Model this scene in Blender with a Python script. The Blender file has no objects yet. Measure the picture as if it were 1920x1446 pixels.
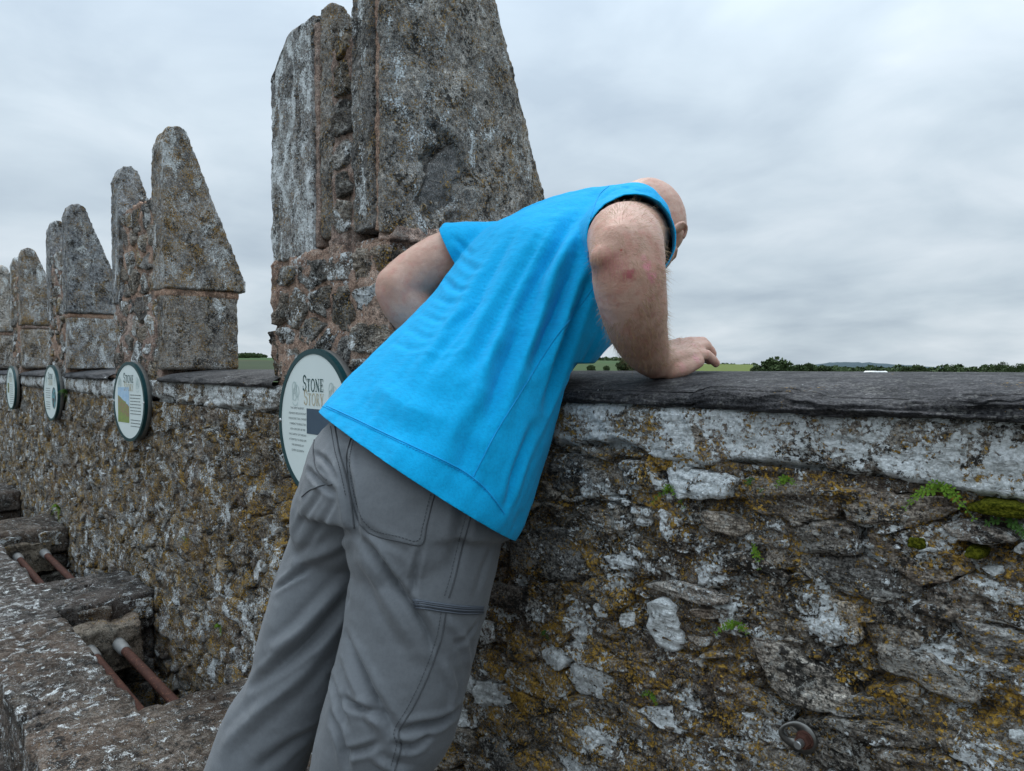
import bpy, bmesh, math, random
import numpy as np
from mathutils import Vector, Matrix
from mathutils.bvhtree import BVHTree

random.seed(7)
RNG = np.random.default_rng(7)
SC = bpy.context.scene
COL = SC.collection

# ------------------------------------------------------------------ camera
EYE = Vector((0.0, -0.925, 1.25))
HEAD = math.radians(90 - 42.6)            # heading, turned left from straight out over the wall
PITCH = math.atan(33 / 1333.0)
cam_d = bpy.data.cameras.new('camera')
cam = bpy.data.objects.new('camera', cam_d)
COL.objects.link(cam)
cam.location = EYE
cam.rotation_euler = (math.radians(90) - PITCH, 0, HEAD)
cam_d.sensor_width = 36.0
cam_d.lens = 36.0 * 1333 / 1920
cam_d.clip_start = 0.05
cam_d.clip_end = 20000
SC.camera = cam
FWD = Vector((-math.sin(HEAD) * math.cos(PITCH), math.cos(HEAD) * math.cos(PITCH), -math.sin(PITCH)))
RGT = Vector((math.cos(HEAD), math.sin(HEAD), 0))
UPV = RGT.cross(FWD)

def sight(x, y):
    """Direction of the line of sight through a point of the 1920 x 1446 photograph."""
    return (FWD + RGT * ((x - 960) / 1333.0) - UPV * ((y - 723) / 1333.0))

# ------------------------------------------------------------------ world (overcast) and sun
SUN_EL, SUN_ROT = math.radians(58), math.radians(-70)
world = bpy.data.worlds.new('World')
SC.world = world
world.use_nodes = True
wn, wl = world.node_tree.nodes, world.node_tree.links
wn.clear()
def wnode(t, **k):
    n = wn.new(t)
    for a, b in k.items():
        setattr(n, a, b)
    return n
def wmath(op, a, b=None):
    n = wnode('ShaderNodeMath', operation=op)
    for i, v in enumerate((a, b)):
        if v is None:
            continue
        if isinstance(v, (int, float)):
            n.inputs[i].default_value = v
        else:
            wl.new(v, n.inputs[i])
    return n.outputs[0]
w_out = wnode('ShaderNodeOutputWorld')
w_bg = wnode('ShaderNodeBackground')
w_sky = wnode('ShaderNodeTexSky', sky_type='NISHITA')
w_sky.sun_disc = False
w_sky.sun_elevation = SUN_EL
w_sky.sun_rotation = SUN_ROT
w_tc = wnode('ShaderNodeTexCoord')
w_sep = wnode('ShaderNodeSeparateXYZ')
wl.new(w_tc.outputs['Generated'], w_sep.inputs[0])
zc = wmath('MAXIMUM', w_sep.outputs[2], 0.0)
den = wmath('ADD', zc, 0.21)
w_cmb = wnode('ShaderNodeCombineXYZ')
wl.new(wmath('DIVIDE', w_sep.outputs[0], den), w_cmb.inputs[0])
wl.new(wmath('DIVIDE', w_sep.outputs[1], den), w_cmb.inputs[1])
def wnoise(scale, detail, rough, dist, off):
    m = wnode('ShaderNodeMapping')
    m.inputs['Location'].default_value = off
    wl.new(w_cmb.outputs[0], m.inputs[0])
    n = wnode('ShaderNodeTexNoise')
    n.inputs['Scale'].default_value = scale
    n.inputs['Detail'].default_value = detail
    n.inputs['Roughness'].default_value = rough
    n.inputs['Distortion'].default_value = dist
    wl.new(m.outputs[0], n.inputs['Vector'])
    return n.outputs['Fac']
n1 = wnoise(0.55, 5, 0.5, 0.5, (3.1, 1.7, 0))
n2 = wnoise(2.3, 5, 0.52, 0.3, (0.4, 5.2, 0))
cl = wmath('ADD', wmath('MULTIPLY', n1, 0.62), wmath('MULTIPLY', n2, 0.38))
w_ramp = wnode('ShaderNodeValToRGB')
cr = w_ramp.color_ramp
cr.elements[0].position = 0.37; cr.elements[0].color = (0.42, 0.505, 0.59, 1)
cr.elements[1].position = 0.64; cr.elements[1].color = (0.70, 0.775, 0.84, 1)
e = cr.elements.new(0.50); e.color = (0.55, 0.64, 0.715, 1)
wl.new(cl, w_ramp.inputs[0])
# an overcast sky is about three times as bright overhead as at the horizon
grad = wmath('ADD', 1.03, wmath('MULTIPLY', wmath('POWER', zc, 2.1), 3.2))
w_mul = wnode('ShaderNodeVectorMath', operation='SCALE')
wl.new(w_ramp.outputs[0], w_mul.inputs[0])
wl.new(grad, w_mul.inputs['Scale'])
w_sk = wnode('ShaderNodeVectorMath', operation='SCALE')
w_sk.inputs['Scale'].default_value = 0.08
wl.new(w_sky.outputs[0], w_sk.inputs[0])
w_mix = wnode('ShaderNodeMix', data_type='RGBA')
w_mix.inputs[0].default_value = 0.93
wl.new(w_sk.outputs[0], w_mix.inputs[6])
wl.new(w_mul.outputs[0], w_mix.inputs[7])
wl.new(w_mix.outputs[2], w_bg.inputs[0])
w_bg.inputs[1].default_value = 1.0
wl.new(w_bg.outputs[0], w_out.inputs[0])

sun_d = bpy.data.lights.new('sun', 'SUN')
sun_d.energy = 1.4
sun_d.angle = math.radians(25)
sun_d.color = (1.0, 0.97, 0.92)
sun = bpy.data.objects.new('sun', sun_d)
COL.objects.link(sun)
sun_dir = Vector((math.sin(SUN_ROT) * math.cos(SUN_EL), math.cos(SUN_ROT) * math.cos(SUN_EL), math.sin(SUN_EL)))
sun.rotation_euler = (-sun_dir).to_track_quat('-Z', 'Y').to_euler()
sun.location = (0, 0, 40)

SC.view_settings.view_transform = 'Standard'
SC.view_settings.look = 'None'
SC.view_settings.exposure = 0.0
SC.view_settings.gamma = 1.0
SC.view_settings.use_curve_mapping = False

# ------------------------------------------------------------------ noise
def _hash(ix, iy, iz):
    h = (ix.astype(np.uint32) * np.uint32(374761393) + iy.astype(np.uint32) * np.uint32(668265263)
         + iz.astype(np.uint32) * np.uint32(2246822519))
    h ^= h >> np.uint32(13); h *= np.uint32(1274126177); h ^= h >> np.uint32(16)
    return h.astype(np.float32) / np.float32(2147483648.0) - 1.0
def vnoise(p):
    p = np.asarray(p, np.float32)
    i = np.floor(p).astype(np.int64); f = p - i
    f = f * f * f * (f * (f * 6 - 15) + 10)
    x, y, z = i[:, 0], i[:, 1], i[:, 2]
    fx, fy, fz = f[:, 0], f[:, 1], f[:, 2]
    def c(a, b, d): return _hash(x + a, y + b, z + d)
    x00 = c(0, 0, 0) * (1 - fx) + c(1, 0, 0) * fx
    x10 = c(0, 1, 0) * (1 - fx) + c(1, 1, 0) * fx
    x01 = c(0, 0, 1) * (1 - fx) + c(1, 0, 1) * fx
    x11 = c(0, 1, 1) * (1 - fx) + c(1, 1, 1) * fx
    return (x00 * (1 - fy) + x10 * fy) * (1 - fz) + (x01 * (1 - fy) + x11 * fy) * fz
def fbm(p, octaves=4, gain=0.5, ridged=False):
    p = np.asarray(p, np.float32); s = np.zeros(len(p), np.float32); a = 1.0; t = 0
    for k in range(octaves):
        n = vnoise(p + 17.3 * k)
        s += a * ((1 - 2 * np.abs(n)) if ridged else n)
        t += a; a *= gain; p = p * 2.03
    return s / t

# ------------------------------------------------------------------ object helpers
def add(name, me, parent=None, mat=None, smooth=True, color=None, kind=None):
    o = bpy.data.objects.new(name, me)
    COL.objects.link(o)
    if mat is not None:
        me.materials.clear(); me.materials.append(mat)
    if smooth:
        me.polygons.foreach_set('use_smooth', np.ones(len(me.polygons), bool))
    if parent is not None:
        o.parent = parent
    if color is not None:
        o.color = color
    if kind:
        o['kind'] = kind
    return o
def mesh(verts, faces, name='mesh'):
    me = bpy.data.meshes.new(name)
    me.from_pydata([tuple(map(float, v)) for v in verts], [], faces)
    me.update()
    return me
def thing(name, label, category, group=None, loc=(0, 0, 0)):
    o = bpy.data.objects.new(name, None)
    o.empty_display_size = 0.1
    COL.objects.link(o); o.location = loc
    o['label'] = label; o['category'] = category
    if group: o['group'] = group
    return o
def tag(o, label, category, group=None):
    o['label'] = label; o['category'] = category
    if group: o['group'] = group
    return o
def coords(me):
    a = np.empty(len(me.vertices) * 3, np.float32); me.vertices.foreach_get('co', a); return a.reshape(-1, 3)
def normals(me):
    a = np.empty(len(me.vertices) * 3, np.float32); me.vertex_normals.foreach_get('vector', a); return a.reshape(-1, 3)
def set_coords(me, a):
    me.vertices.foreach_set('co', np.ascontiguousarray(a, np.float32).ravel()); me.update()
def bake_mods(o):
    dg = bpy.context.evaluated_depsgraph_get(); dg.update()
    me = bpy.data.meshes.new_from_object(o.evaluated_get(dg))
    old = o.data; mats = list(old.materials)
    o.modifiers.clear(); o.data = me
    me.materials.clear()
    for m in mats: me.materials.append(m)
    bpy.data.meshes.remove(old)
    return me
def remesh(o, voxel, smooth=0, factor=0.5):
    m = o.modifiers.new('r', 'REMESH'); m.mode = 'VOXEL'; m.voxel_size = voxel; m.use_smooth_shade = True
    if smooth:
        s = o.modifiers.new('s', 'SMOOTH'); s.iterations = smooth; s.factor = factor
    me = bake_mods(o)
    me.polygons.foreach_set('use_smooth', np.ones(len(me.polygons), bool))
    return me
def loft(rings, cap=True):
    """rings: list of (n,3) arrays, joined by quads."""
    n = len(rings[0]); v = [p for r in rings for p in r]; f = []
    for k in range(len(rings) - 1):
        for i in range(n):
            j = (i + 1) % n
            f.append((k * n + i, k * n + j, (k + 1) * n + j, (k + 1) * n + i))
    if cap:
        f.append(tuple(range(n))[::-1]); f.append(tuple((len(rings) - 1) * n + i for i in range(n)))
    return v, f
def merge(parts):
    V, F = [], []
    for v, f in parts:
        b = len(V); V += list(v); F += [tuple(i + b for i in q) for q in f]
    return V, F
def spline(pts, n):
    """Catmull-Rom through rows of pts (any width)."""
    pts = np.asarray(pts, float); m = len(pts)
    out = []
    for t in np.linspace(0, m - 1, n):
        i = min(int(t), m - 2); f = t - i
        p0 = pts[max(i - 1, 0)]; p1 = pts[i]; p2 = pts[i + 1]; p3 = pts[min(i + 2, m - 1)]
        out.append(0.5 * ((2 * p1) + (-p0 + p2) * f + (2 * p0 - 5 * p1 + 4 * p2 - p3) * f * f + (-p0 + 3 * p1 - 3 * p2 + p3) * f ** 3))
    return np.array(out)
def tube(pts, radii, n=12, steps=None, close=True):
    """Round tube through pts with rounded ends."""
    pts = np.asarray(pts, float); radii = np.asarray(radii, float).reshape(-1, 1)
    q = np.hstack([pts, radii])
    if steps: q = spline(q, steps)
    P, R = q[:, :3], q[:, 3]
    rings = []; prev = None
    tang = np.gradient(P, axis=0)
    tang /= np.linalg.norm(tang, axis=1, keepdims=True) + 1e-9
    a = np.array((0, 0, 1.0)) if abs(tang[0][2]) < 0.9 else np.array((1.0, 0, 0))
    nrm = np.cross(tang[0], a); nrm /= np.linalg.norm(nrm)
    th = np.linspace(0, 2 * np.pi, n, endpoint=False)
    def ring(c, t, r):
        b = np.cross(t, nrm)
        return c + r * (np.cos(th)[:, None] * nrm + np.sin(th)[:, None] * b)
    if close:
        for k in (0.15, 0.6, 0.9):
            rings.append(ring(P[0] - tang[0] * R[0] * (1 - k) * 0.9, tang[0], R[0] * math.sqrt(max(1 - (1 - k) ** 2, 0))))
    for i in range(len(P)):
        nrm = nrm - tang[i] * np.dot(nrm, tang[i]); nrm /= np.linalg.norm(nrm)
        rings.append(ring(P[i], tang[i], R[i]))
    if close:
        for k in (0.9, 0.6, 0.15):
            rings.append(ring(P[-1] + tang[-1] * R[-1] * (1 - k) * 0.9, tang[-1], R[-1] * math.sqrt(max(1 - (1 - k) ** 2, 0))))
    return loft(rings)
def ellipsoid(c, ax, n=24, m=16):
    """ax: three axis vectors."""
    c = np.array(c, float); ax = [np.array(a, float) for a in ax]
    rings = []
    for k in range(1, m):
        p = math.pi * k / m
        th = np.linspace(0, 2 * np.pi, n, endpoint=False)
        rings.append(c + math.cos(p) * ax[2] + math.sin(p) * (np.cos(th)[:, None] * ax[0] + np.sin(th)[:, None] * ax[1]))
    return loft(rings)
def fix_normals(me):
    bm = bmesh.new(); bm.from_mesh(me); bmesh.ops.recalc_face_normals(bm, faces=bm.faces); bm.to_mesh(me); bm.free()
def box(x0, x1, y0, y1, z0, z1):
    v = [(x, y, z) for x in (x0, x1) for y in (y0, y1) for z in (z0, z1)]
    f = [(0, 1, 3, 2), (4, 6, 7, 5), (0, 4, 5, 1), (2, 3, 7, 6), (0, 2, 6, 4), (1, 5, 7, 3)]
    return v, f
def prism_u(profile, u0, u1):
    """Solid with outline profile [(v, z)...] (counter-clockwise seen from +u) stretched from u0 to u1."""
    n = len(profile)
    v = [(u0, a, b) for a, b in profile] + [(u1, a, b) for a, b in profile]
    f = [tuple(range(n))[::-1], tuple(range(n, 2 * n))] + [(i, (i + 1) % n, n + (i + 1) % n, n + i) for i in range(n)]
    return v, f

# ------------------------------------------------------------------ materials
def new_mat(name):
    m = bpy.data.materials.new(name); m.use_nodes = True
    nt = m.node_tree; nt.nodes.clear()
    return m, nt
class NT:
    def __init__(s, nt): s.nt = nt; s.n = nt.nodes; s.l = nt.links
    def node(s, t, **k):
        n = s.n.new(t)
        for a, b in k.items(): setattr(n, a, b)
        return n
    def put(s, sock, v):
        if hasattr(v, 'is_linked') or hasattr(v, 'links'): s.l.new(v, sock)
        else: sock.default_value = v
    def math(s, op, a, b=0.0, clamp=False):
        n = s.node('ShaderNodeMath', operation=op); n.use_clamp = clamp
        s.put(n.inputs[0], a); s.put(n.inputs[1], b); return n.outputs[0]
    def pos(s, scale=(1, 1, 1), obj=False):
        g = s.node('ShaderNodeTexCoord').outputs['Object'] if obj else s.node('ShaderNodeNewGeometry').outputs['Position']
        if scale == (1, 1, 1): return g
        m = s.node('ShaderNodeMapping'); m.inputs['Scale'].default_value = scale; s.l.new(g, m.inputs[0]); return m.outputs[0]
    def noise(s, vec, scale, detail=4, rough=0.55, dist=0.0, w=None):
        n = s.node('ShaderNodeTexNoise')
        s.l.new(vec, n.inputs['Vector'])
        n.inputs['Scale'].default_value = scale; n.inputs['Detail'].default_value = detail
        n.inputs['Roughness'].default_value = rough; n.inputs['Distortion'].default_value = dist
        return n.outputs['Fac']
    def off(s, vec, o):
        m = s.node('ShaderNodeMapping'); m.inputs['Location'].default_value = o; s.l.new(vec, m.inputs[0]); return m.outputs[0]
    def step(s, v, lo, hi):
        n = s.node('ShaderNodeMapRange'); n.interpolation_type = 'SMOOTHSTEP'
        s.put(n.inputs[0], v); s.put(n.inputs[1], lo); s.put(n.inputs[2], hi); return n.outputs[0]
    def ramp(s, v, stops):
        n = s.node('ShaderNodeValToRGB'); c = n.color_ramp
        c.elements[0].position, c.elements[0].color = stops[0][0], (*stops[0][1], 1)
        c.elements[1].position, c.elements[1].color = stops[-1][0], (*stops[-1][1], 1)
        for p, q in stops[1:-1]:
            e = c.elements.new(p); e.color = (*q, 1)
        s.put(n.inputs[0], v); return n.outputs[0]
    def mix(s, f, a, b, mode='MIX'):
        n = s.node('ShaderNodeMix', data_type='RGBA'); n.blend_type = mode
        s.put(n.inputs[0], f)
        for i, v in ((6, a), (7, b)):
            if isinstance(v, tuple): v = (*v[:3], 1)
            s.put(n.inputs[i], v)
        return n.outputs[2]
    def bump(s, h, dist, strength=1.0, prev=None):
        n = s.node('ShaderNodeBump'); n.inputs['Distance'].default_value = dist; n.inputs['Strength'].default_value = strength
        s.l.new(h, n.inputs['Height'])
        if prev is not None: s.l.new(prev, n.inputs['Normal'])
        return n.outputs[0]
    def done(s, color, rough=0.9, normal=None, metal=0.0, spec=0.3, **extra):
        b = s.node('ShaderNodeBsdfPrincipled'); o = s.node('ShaderNodeOutputMaterial')
        if isinstance(color, tuple): color = (*color[:3], 1)
        s.put(b.inputs['Base Color'], color); s.put(b.inputs['Roughness'], rough)
        s.put(b.inputs['Metallic'], metal); s.put(b.inputs['Specular IOR Level'], spec)
        if normal is not None: s.l.new(normal, b.inputs['Normal'])
        for k, v in extra.items(): s.put(b.inputs[k.replace('_', ' ')], v)
        s.l.new(b.outputs[0], o.inputs[0]); return b

def stone_material(name, dark, mid, light, orange=(0.50, 0.295, 0.060), bump=1.0, strata=False, specks=1.0, tint_=0.7, rough=0.92, lsc=10.0, black=1.0, fw=0.58, wz=1.0):
    """Weathered stone; the object's colour sets red = white lichen, green = orange lichen, blue = brightness, all 0..1."""
    m, nt = new_mat(name); s = NT(nt)
    P = s.pos((1, 1, 3.0)) if strata else s.pos()
    Q = s.pos()
    oi = s.node('ShaderNodeObjectInfo'); sep = s.node('ShaderNodeSeparateColor'); s.l.new(oi.outputs['Color'], sep.inputs[0])
    wA, oA, bA = sep.outputs[0], sep.outputs[1], sep.outputs[2]
    big = s.noise(P, 7, 5, 0.6, 0.4)
    fine = s.noise(P, 70, 6, 0.65)
    grit = s.noise(Q, 330, 3, 0.6)
    base = s.ramp(s.math('ADD', s.math('MULTIPLY', big, 0.45), s.math('MULTIPLY', fine, 0.55)),
                  [(0.39, dark), (0.50, mid), (0.61, light)])
    tint = s.noise(Q, 3.1, 2, 0.5)
    base = s.mix(s.math('MULTIPLY', s.step(tint, 0.42, 0.70), tint_), base, s.mix(0.5, base, (0.19, 0.125, 0.09)))
    hue = s.mix(oi.outputs['Random'], (0.92, 0.97, 1.05), (1.1, 1.0, 0.9))
    base = s.mix(1.0, base, hue, 'MULTIPLY')
    base = s.mix(1.0, base, s.mix(s.step(grit, 0.3, 0.7), (0.35, 0.35, 0.35), (1.75, 1.75, 1.75)), 'MULTIPLY')
    bscale = s.math('ADD', 0.35, s.math('MULTIPLY', bA, 1.3))
    cm = s.node('ShaderNodeCombineColor')
    for i in range(3): s.l.new(bscale, cm.inputs[i])
    base = s.mix(1.0, base, cm.outputs[0], 'MULTIPLY')
    # black crust
    blk = s.math('ADD', s.math('MULTIPLY', s.noise(s.off(Q, (5, 3, 1)), 13, 5, 0.62, 0.5), 0.55), s.math('MULTIPLY', s.noise(s.off(Q, (1, 8, 1)), 90, 5, 0.7), 0.45))
    blkm = s.math('MULTIPLY', s.step(blk, 0.527, 0.565), 0.90 * black)
    base = s.mix(blkm, base, (0.016, 0.015, 0.014))
    # pale grey specks
    spk = s.math('ADD', s.math('MULTIPLY', s.noise(s.off(Q, (2, 2, 9)), 26, 4, 0.65), 0.42), s.math('MULTIPLY', s.noise(s.off(Q, (4, 1, 3)), 190, 4, 0.7), 0.58))
    base = s.mix(s.math('MULTIPLY', s.step(spk, 0.535, 0.575), 0.85 * specks), base, s.mix(grit, (0.26, 0.25, 0.225), (0.46, 0.45, 0.42)))
    # orange lichen, granular
    oc = s.math('ADD', s.math('MULTIPLY', s.noise(s.off(Q, (7, 1, 4)), lsc, 4, 0.6, 0.5), 1 - fw), s.math('MULTIPLY', s.noise(s.off(Q, (3, 3, 3)), lsc * 13, 5, 0.74), fw))
    oth = s.math('SUBTRACT', 0.628, s.math('MULTIPLY', oA, 0.165))
    om = s.step(oc, oth, s.math('ADD', oth, 0.03))
    ocol = s.mix(s.step(s.noise(Q, 260, 4, 0.65), 0.35, 0.65), (orange[0] * 0.38, orange[1] * 0.38, orange[2] * 0.5), (orange[0] * 1.25, orange[1] * 1.25, orange[2]))
    base = s.mix(s.math('MULTIPLY', om, 0.92), base, ocol)
    # white crust lichen with ragged rim
    WQ = s.pos((1, 1, wz)) if wz != 1.0 else Q
    wc = s.math('ADD', s.math('MULTIPLY', s.noise(s.off(WQ, (1, 6, 2)), lsc * 1.1, 5, 0.6, 0.7), 0.52), s.math('MULTIPLY', s.noise(s.off(Q, (9, 2, 6)), lsc * 12, 6, 0.74), 0.48))
    wth = s.math('SUBTRACT', 0.645, s.math('MULTIPLY', wA, 0.235))
    wm = s.step(wc, wth, s.math('ADD', wth, 0.022))
    wcol = s.mix(s.step(s.noise(Q, 150, 5, 0.7), 0.34, 0.62), (0.50, 0.52, 0.51), (0.90, 0.93, 0.94))
    base = s.mix(s.math('MULTIPLY', wm, 0.96), base, wcol)
    h = s.math('ADD', s.math('MULTIPLY', s.noise(P, 45, 6, 0.65), 1.0), s.math('ADD', s.math('MULTIPLY', grit, 0.22), s.math('ADD', s.math('MULTIPLY', wm, 0.12), s.math('MULTIPLY', om, 0.15))))
    nb = s.bump(h, 0.012 * bump, 0.9)
    s.done(base, rough, nb, spec=0.2)
    return m

M_RUBBLE = stone_material('rubble_stone', (0.026, 0.024, 0.021), (0.165, 0.15, 0.13), (0.42, 0.40, 0.36), strata=True, lsc=13.0, fw=0.66)
M_BED = stone_material('old_mortar', (0.018, 0.016, 0.013), (0.125, 0.104, 0.082), (0.34, 0.30, 0.245), lsc=13.0, fw=0.66, bump=1.7)
M_LIME = stone_material('limestone_slab', (0.05, 0.05, 0.052), (0.205, 0.203, 0.197), (0.46, 0.455, 0.44), orange=(0.44, 0.27, 0.10), lsc=17.0, tint_=0.12, fw=0.74, wz=0.5)
M_PINK = stone_material('pink_mortar', (0.19, 0.125, 0.10), (0.34, 0.24, 0.19), (0.47, 0.36, 0.30), bump=0.8, specks=0.4, tint_=0.2, black=0.6)
M_SLATE = stone_material('dark_slate', (0.014, 0.0145, 0.017), (0.034, 0.035, 0.040), (0.072, 0.073, 0.080), strata=True, bump=0.7, specks=0.22, tint_=0.0, rough=0.72, black=0.5)
M_LEDGE = stone_material('ledge_stone', (0.020, 0.017, 0.015), (0.078, 0.067, 0.059), (0.19, 0.17, 0.155), bump=1.3, tint_=0.45, lsc=24.0, specks=0.45)

def simple(name, color, rough=0.6, metal=0.0, spec=0.4, nscale=None, namp=0.15, bump=None):
    m, nt = new_mat(name); s = NT(nt)
    c = color; nb = None
    if nscale:
        f = s.noise(s.pos(), nscale, 4, 0.6)
        c = s.mix(f, tuple(x * (1 - namp) for x in color), tuple(min(x * (1 + namp), 1) for x in color))
        if bump: nb = s.bump(f, bump, 0.7)
    s.done(c, rough, nb, metal, spec); return m

# ------------------------------------------------------------------ stones
def chaikin(p, k=2, c=0.14):
    p = np.asarray(p, float)
    for _ in range(k):
        q = np.roll(p, -1, 0)
        p = np.stack([(1 - c) * p + c * q, c * p + (1 - c) * q], 1).reshape(-1, 2)
    return p
def resample(p, n):
    d = np.r_[0, np.cumsum(np.linalg.norm(np.roll(p, -1, 0) - p, axis=1))]
    pp = np.vstack([p, p[:1]]); t = np.linspace(0, d[-1], n, endpoint=False)
    return np.stack([np.interp(t, d, pp[:, 0]), np.interp(t, d, pp[:, 1])], 1)
STONE_RINGS = (0.0, 0.2, 0.38, 0.54, 0.67, 0.78, 0.87, 0.94, 0.985, 1.0)
def stone_mesh(poly, thick, frame, n=28, rough=0.006, rings=STONE_RINGS, seed=0.0, round_=2, back=0.03, flat=0.0, jag=1.0):
    """A stone of outline poly [(a, b)] on the plane frame = (origin, A, B, N), proud of it by thick."""
    O, A, B, N = [np.array(x, float) for x in frame]
    pa = np.asarray(poly, float); pb = np.roll(pa, -1, 0)
    if np.sum(pa[:, 0] * pb[:, 1] - pa[:, 1] * pb[:, 0]) < 0: poly = list(poly)[::-1]
    p = resample(chaikin(poly, round_), n)
    c = p.mean(0); size = np.sqrt(np.mean(np.sum((p - c) ** 2, 1)))
    jit = vnoise(np.c_[p * (1.6 / size), np.full(n, seed)]) * size * 0.08 + vnoise(np.c_[p * (5 / size), np.full(n, seed + 9)]) * size * 0.08 + vnoise(np.c_[p * (11 / size), np.full(n, seed + 5)]) * size * 0.05
    d = p - c; L = np.linalg.norm(d, axis=1, keepdims=True) + 1e-9
    p = c + d * (1 + jag * jit[:, None] / L)
    tx, ty = RNG.normal(0, 0.13, 2) * (1 - flat)
    V = [None]; F = []
    pts = [c]; h = [1.0]
    for r in rings[1:]:
        for q in p: pts.append(c + (q - c) * r); h.append((1 - 0.30 * r ** 14) if r < 1 else 0.0)
    pts = np.array(pts); h = np.array(h)
    P3 = O + pts[:, :1] * A + pts[:, 1:] * B
    nz = fbm(np.c_[pts * (2.2 / max(size, 0.02)), np.full(len(pts), seed)], 3) * 1.3 * rough + fbm(P3 * np.array((16, 30, 85)), 4, ridged=True) * rough * 1.1 + fbm(P3 * 110, 3) * rough * 0.35
    hh = thick * h + (nz + (pts[:, 0] - c[0]) * tx + (pts[:, 1] - c[1]) * ty) * (h > 0)
    hh[-n:] = -0.002
    P3 = P3 + hh[:, None] * N
    skirt = O + pts[-n:, :1] * A + pts[-n:, 1:] * B - back * N
    V = np.vstack([P3, skirt]); m = len(rings)
    for i in range(n): F.append((0, 1 + i, 1 + (i + 1) % n))
    for k in range(m - 1 + 1 - 1):
        a = 1 + k * n; b = a + n
        for i in range(n):
            j = (i + 1) % n; F.append((a + i, b + i, b + j, a + j))
    return V, F
def clip(poly, px, py, nx, ny):
    out = []
    for i in range(len(poly)):
        a = poly[i]; b = poly[(i + 1) % len(poly)]
        da = (a[0] - px) * nx + (a[1] - py) * ny; db = (b[0] - px) * nx + (b[1] - py) * ny
        if da <= 0: out.append(a)
        if (da < 0 < db) or (db < 0 < da):
            t = da / (da - db); out.append((a[0] + (b[0] - a[0]) * t, a[1] + (b[1] - a[1]) * t))
    return out
def cells(a0, a1, b0, b1, cell, aspect=2.0, jitter=0.42, rng=RNG, gap=0.006, shear=0.0):
    """Irregular rubble outlines filling a rectangle; cell = stone height."""
    S = aspect
    W = (a1 - a0) / S; H = b1 - b0
    ny = max(1, int(round(H / cell))); nx = max(1, int(round(W / cell)))
    pts = []
    for j in range(ny):
        for i in range(nx):
            pts.append(((i + 0.5 + (0.5 if j % 2 else 0) + rng.uniform(-jitter, jitter)) * W / nx, (j + 0.5 + rng.uniform(-jitter, jitter)) * H / ny))
    P = np.array(pts); P[:, 0] = np.mod(P[:, 0], W)
    out = []
    for k in range(len(P)):
        d = np.sum((P - P[k]) ** 2, 1); near = np.argsort(d)[1:15]
        poly = [(0, 0), (W, 0), (W, H), (0, H)]
        for q in near:
            mx, my = (P[k] + P[q]) / 2; n = P[q] - P[k]; L = np.linalg.norm(n) + 1e-9
            g = gap * rng.uniform(0.3, 1.4)
            poly = clip(poly, mx - n[0] / L * g, my - n[1] / L * g, n[0] / L, n[1] / L)
            if len(poly) < 3: break
        if len(poly) < 3: continue
        out.append([(a0 + x * S + shear * (y - H / 2), b0 + y) for x, y in poly])
    return out
def area(p):
    p = np.asarray(p); q = np.roll(p, -1, 0); return abs(np.sum(p[:, 0] * q[:, 1] - p[:, 1] * q[:, 0])) / 2
def rough_solid(name, vf, voxel, parent, mat, color, amp=0.006, scale=11.0, fine=0.003, warp=0.0, smooth=1):
    """A block, remeshed finely and weathered."""
    me = mesh(*vf); fix_normals(me)
    o = add(name, me, parent, mat, True, color)
    me = remesh(o, voxel, smooth)
    c = coords(me); n = normals(me)
    d = fbm(c * scale, 4) * amp * 1.5 + fbm(c * scale * 5, 3) * fine * 1.5 - np.maximum(fbm(c * scale * 1.7 + 31, 3) - 0.25, 0) * warp
    set_coords(me, c + n * d[:, None])
    return o
def rcol(w, o, b, dw=0.12, do=0.12, db=0.15):
    f = lambda x, d: float(min(max(x + random.uniform(-d, d), 0), 1))
    return (f(w, dw), f(o, do), f(b, db), 1)

# ------------------------------------------------------------------ castle, walkway, land
ZL = 0.30                                   # top of the ledge along the foot of the parapet
INNER = ((0, 0, 0), (1, 0, 0), (0, 0, 1), (0, -1, 0))
tower = thing('castle_tower', 'rough stone castle tower carrying the parapet walk', 'tower')
v, f = merge([box(-16, 9, -12, -0.66, -25, -0.02), box(-16, 9, 0.02, 0.45, -25, -1.2)])
add('wall', mesh(v, f), tower, M_BED, False, (0.2, 0.3, 0.35, 1))
walk = add('walkway_floor', mesh(*box(-16, 9, -11.9, -0.62, -0.018, 0.10)), None, M_LEDGE, False, (0.1, 0.1, 0.4, 1), 'structure')

def az_of(x): return math.atan((x - 960) / 1333.0)
SKYLINE = [(-4000, .012), (300, .012), (450, .0135), (900, .0125), (1105, .0105), (1200, .0092), (1340, .0048), (1415, .0040), (1440, .0005), (1700, -.0005), (1950, .000), (2600, .006), (6000, .009)]
def skyline(az):
    x = 960 + 1333 * np.tan(np.clip(az, -1.35, 1.35))
    return np.interp(x, [a for a, b in SKYLINE], [b for a, b in SKYLINE])
RR = 900.0
def land_z(az, r):
    t = np.clip((r - 90) / (RR - 90), 0, 1); t = t * t * (3 - 2 * t)
    a = skyline(az)
    far = 1.25 + RR * a + (r - RR) * np.minimum(a * 0.3, 0.001) - np.clip(r - RR, 0, 1e9) * 0.002
    return np.where(r < RR, -25 + (26.25 + RR * a) * t, far)
def land_xyz(az, r, dz=0.0):
    """az measured to the right of the line of sight."""
    h = HEAD - az
    return (EYE.x - math.sin(h) * r, EYE.y + math.cos(h) * r, float(land_z(np.array(az), np.array(float(r)))) + dz)
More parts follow.
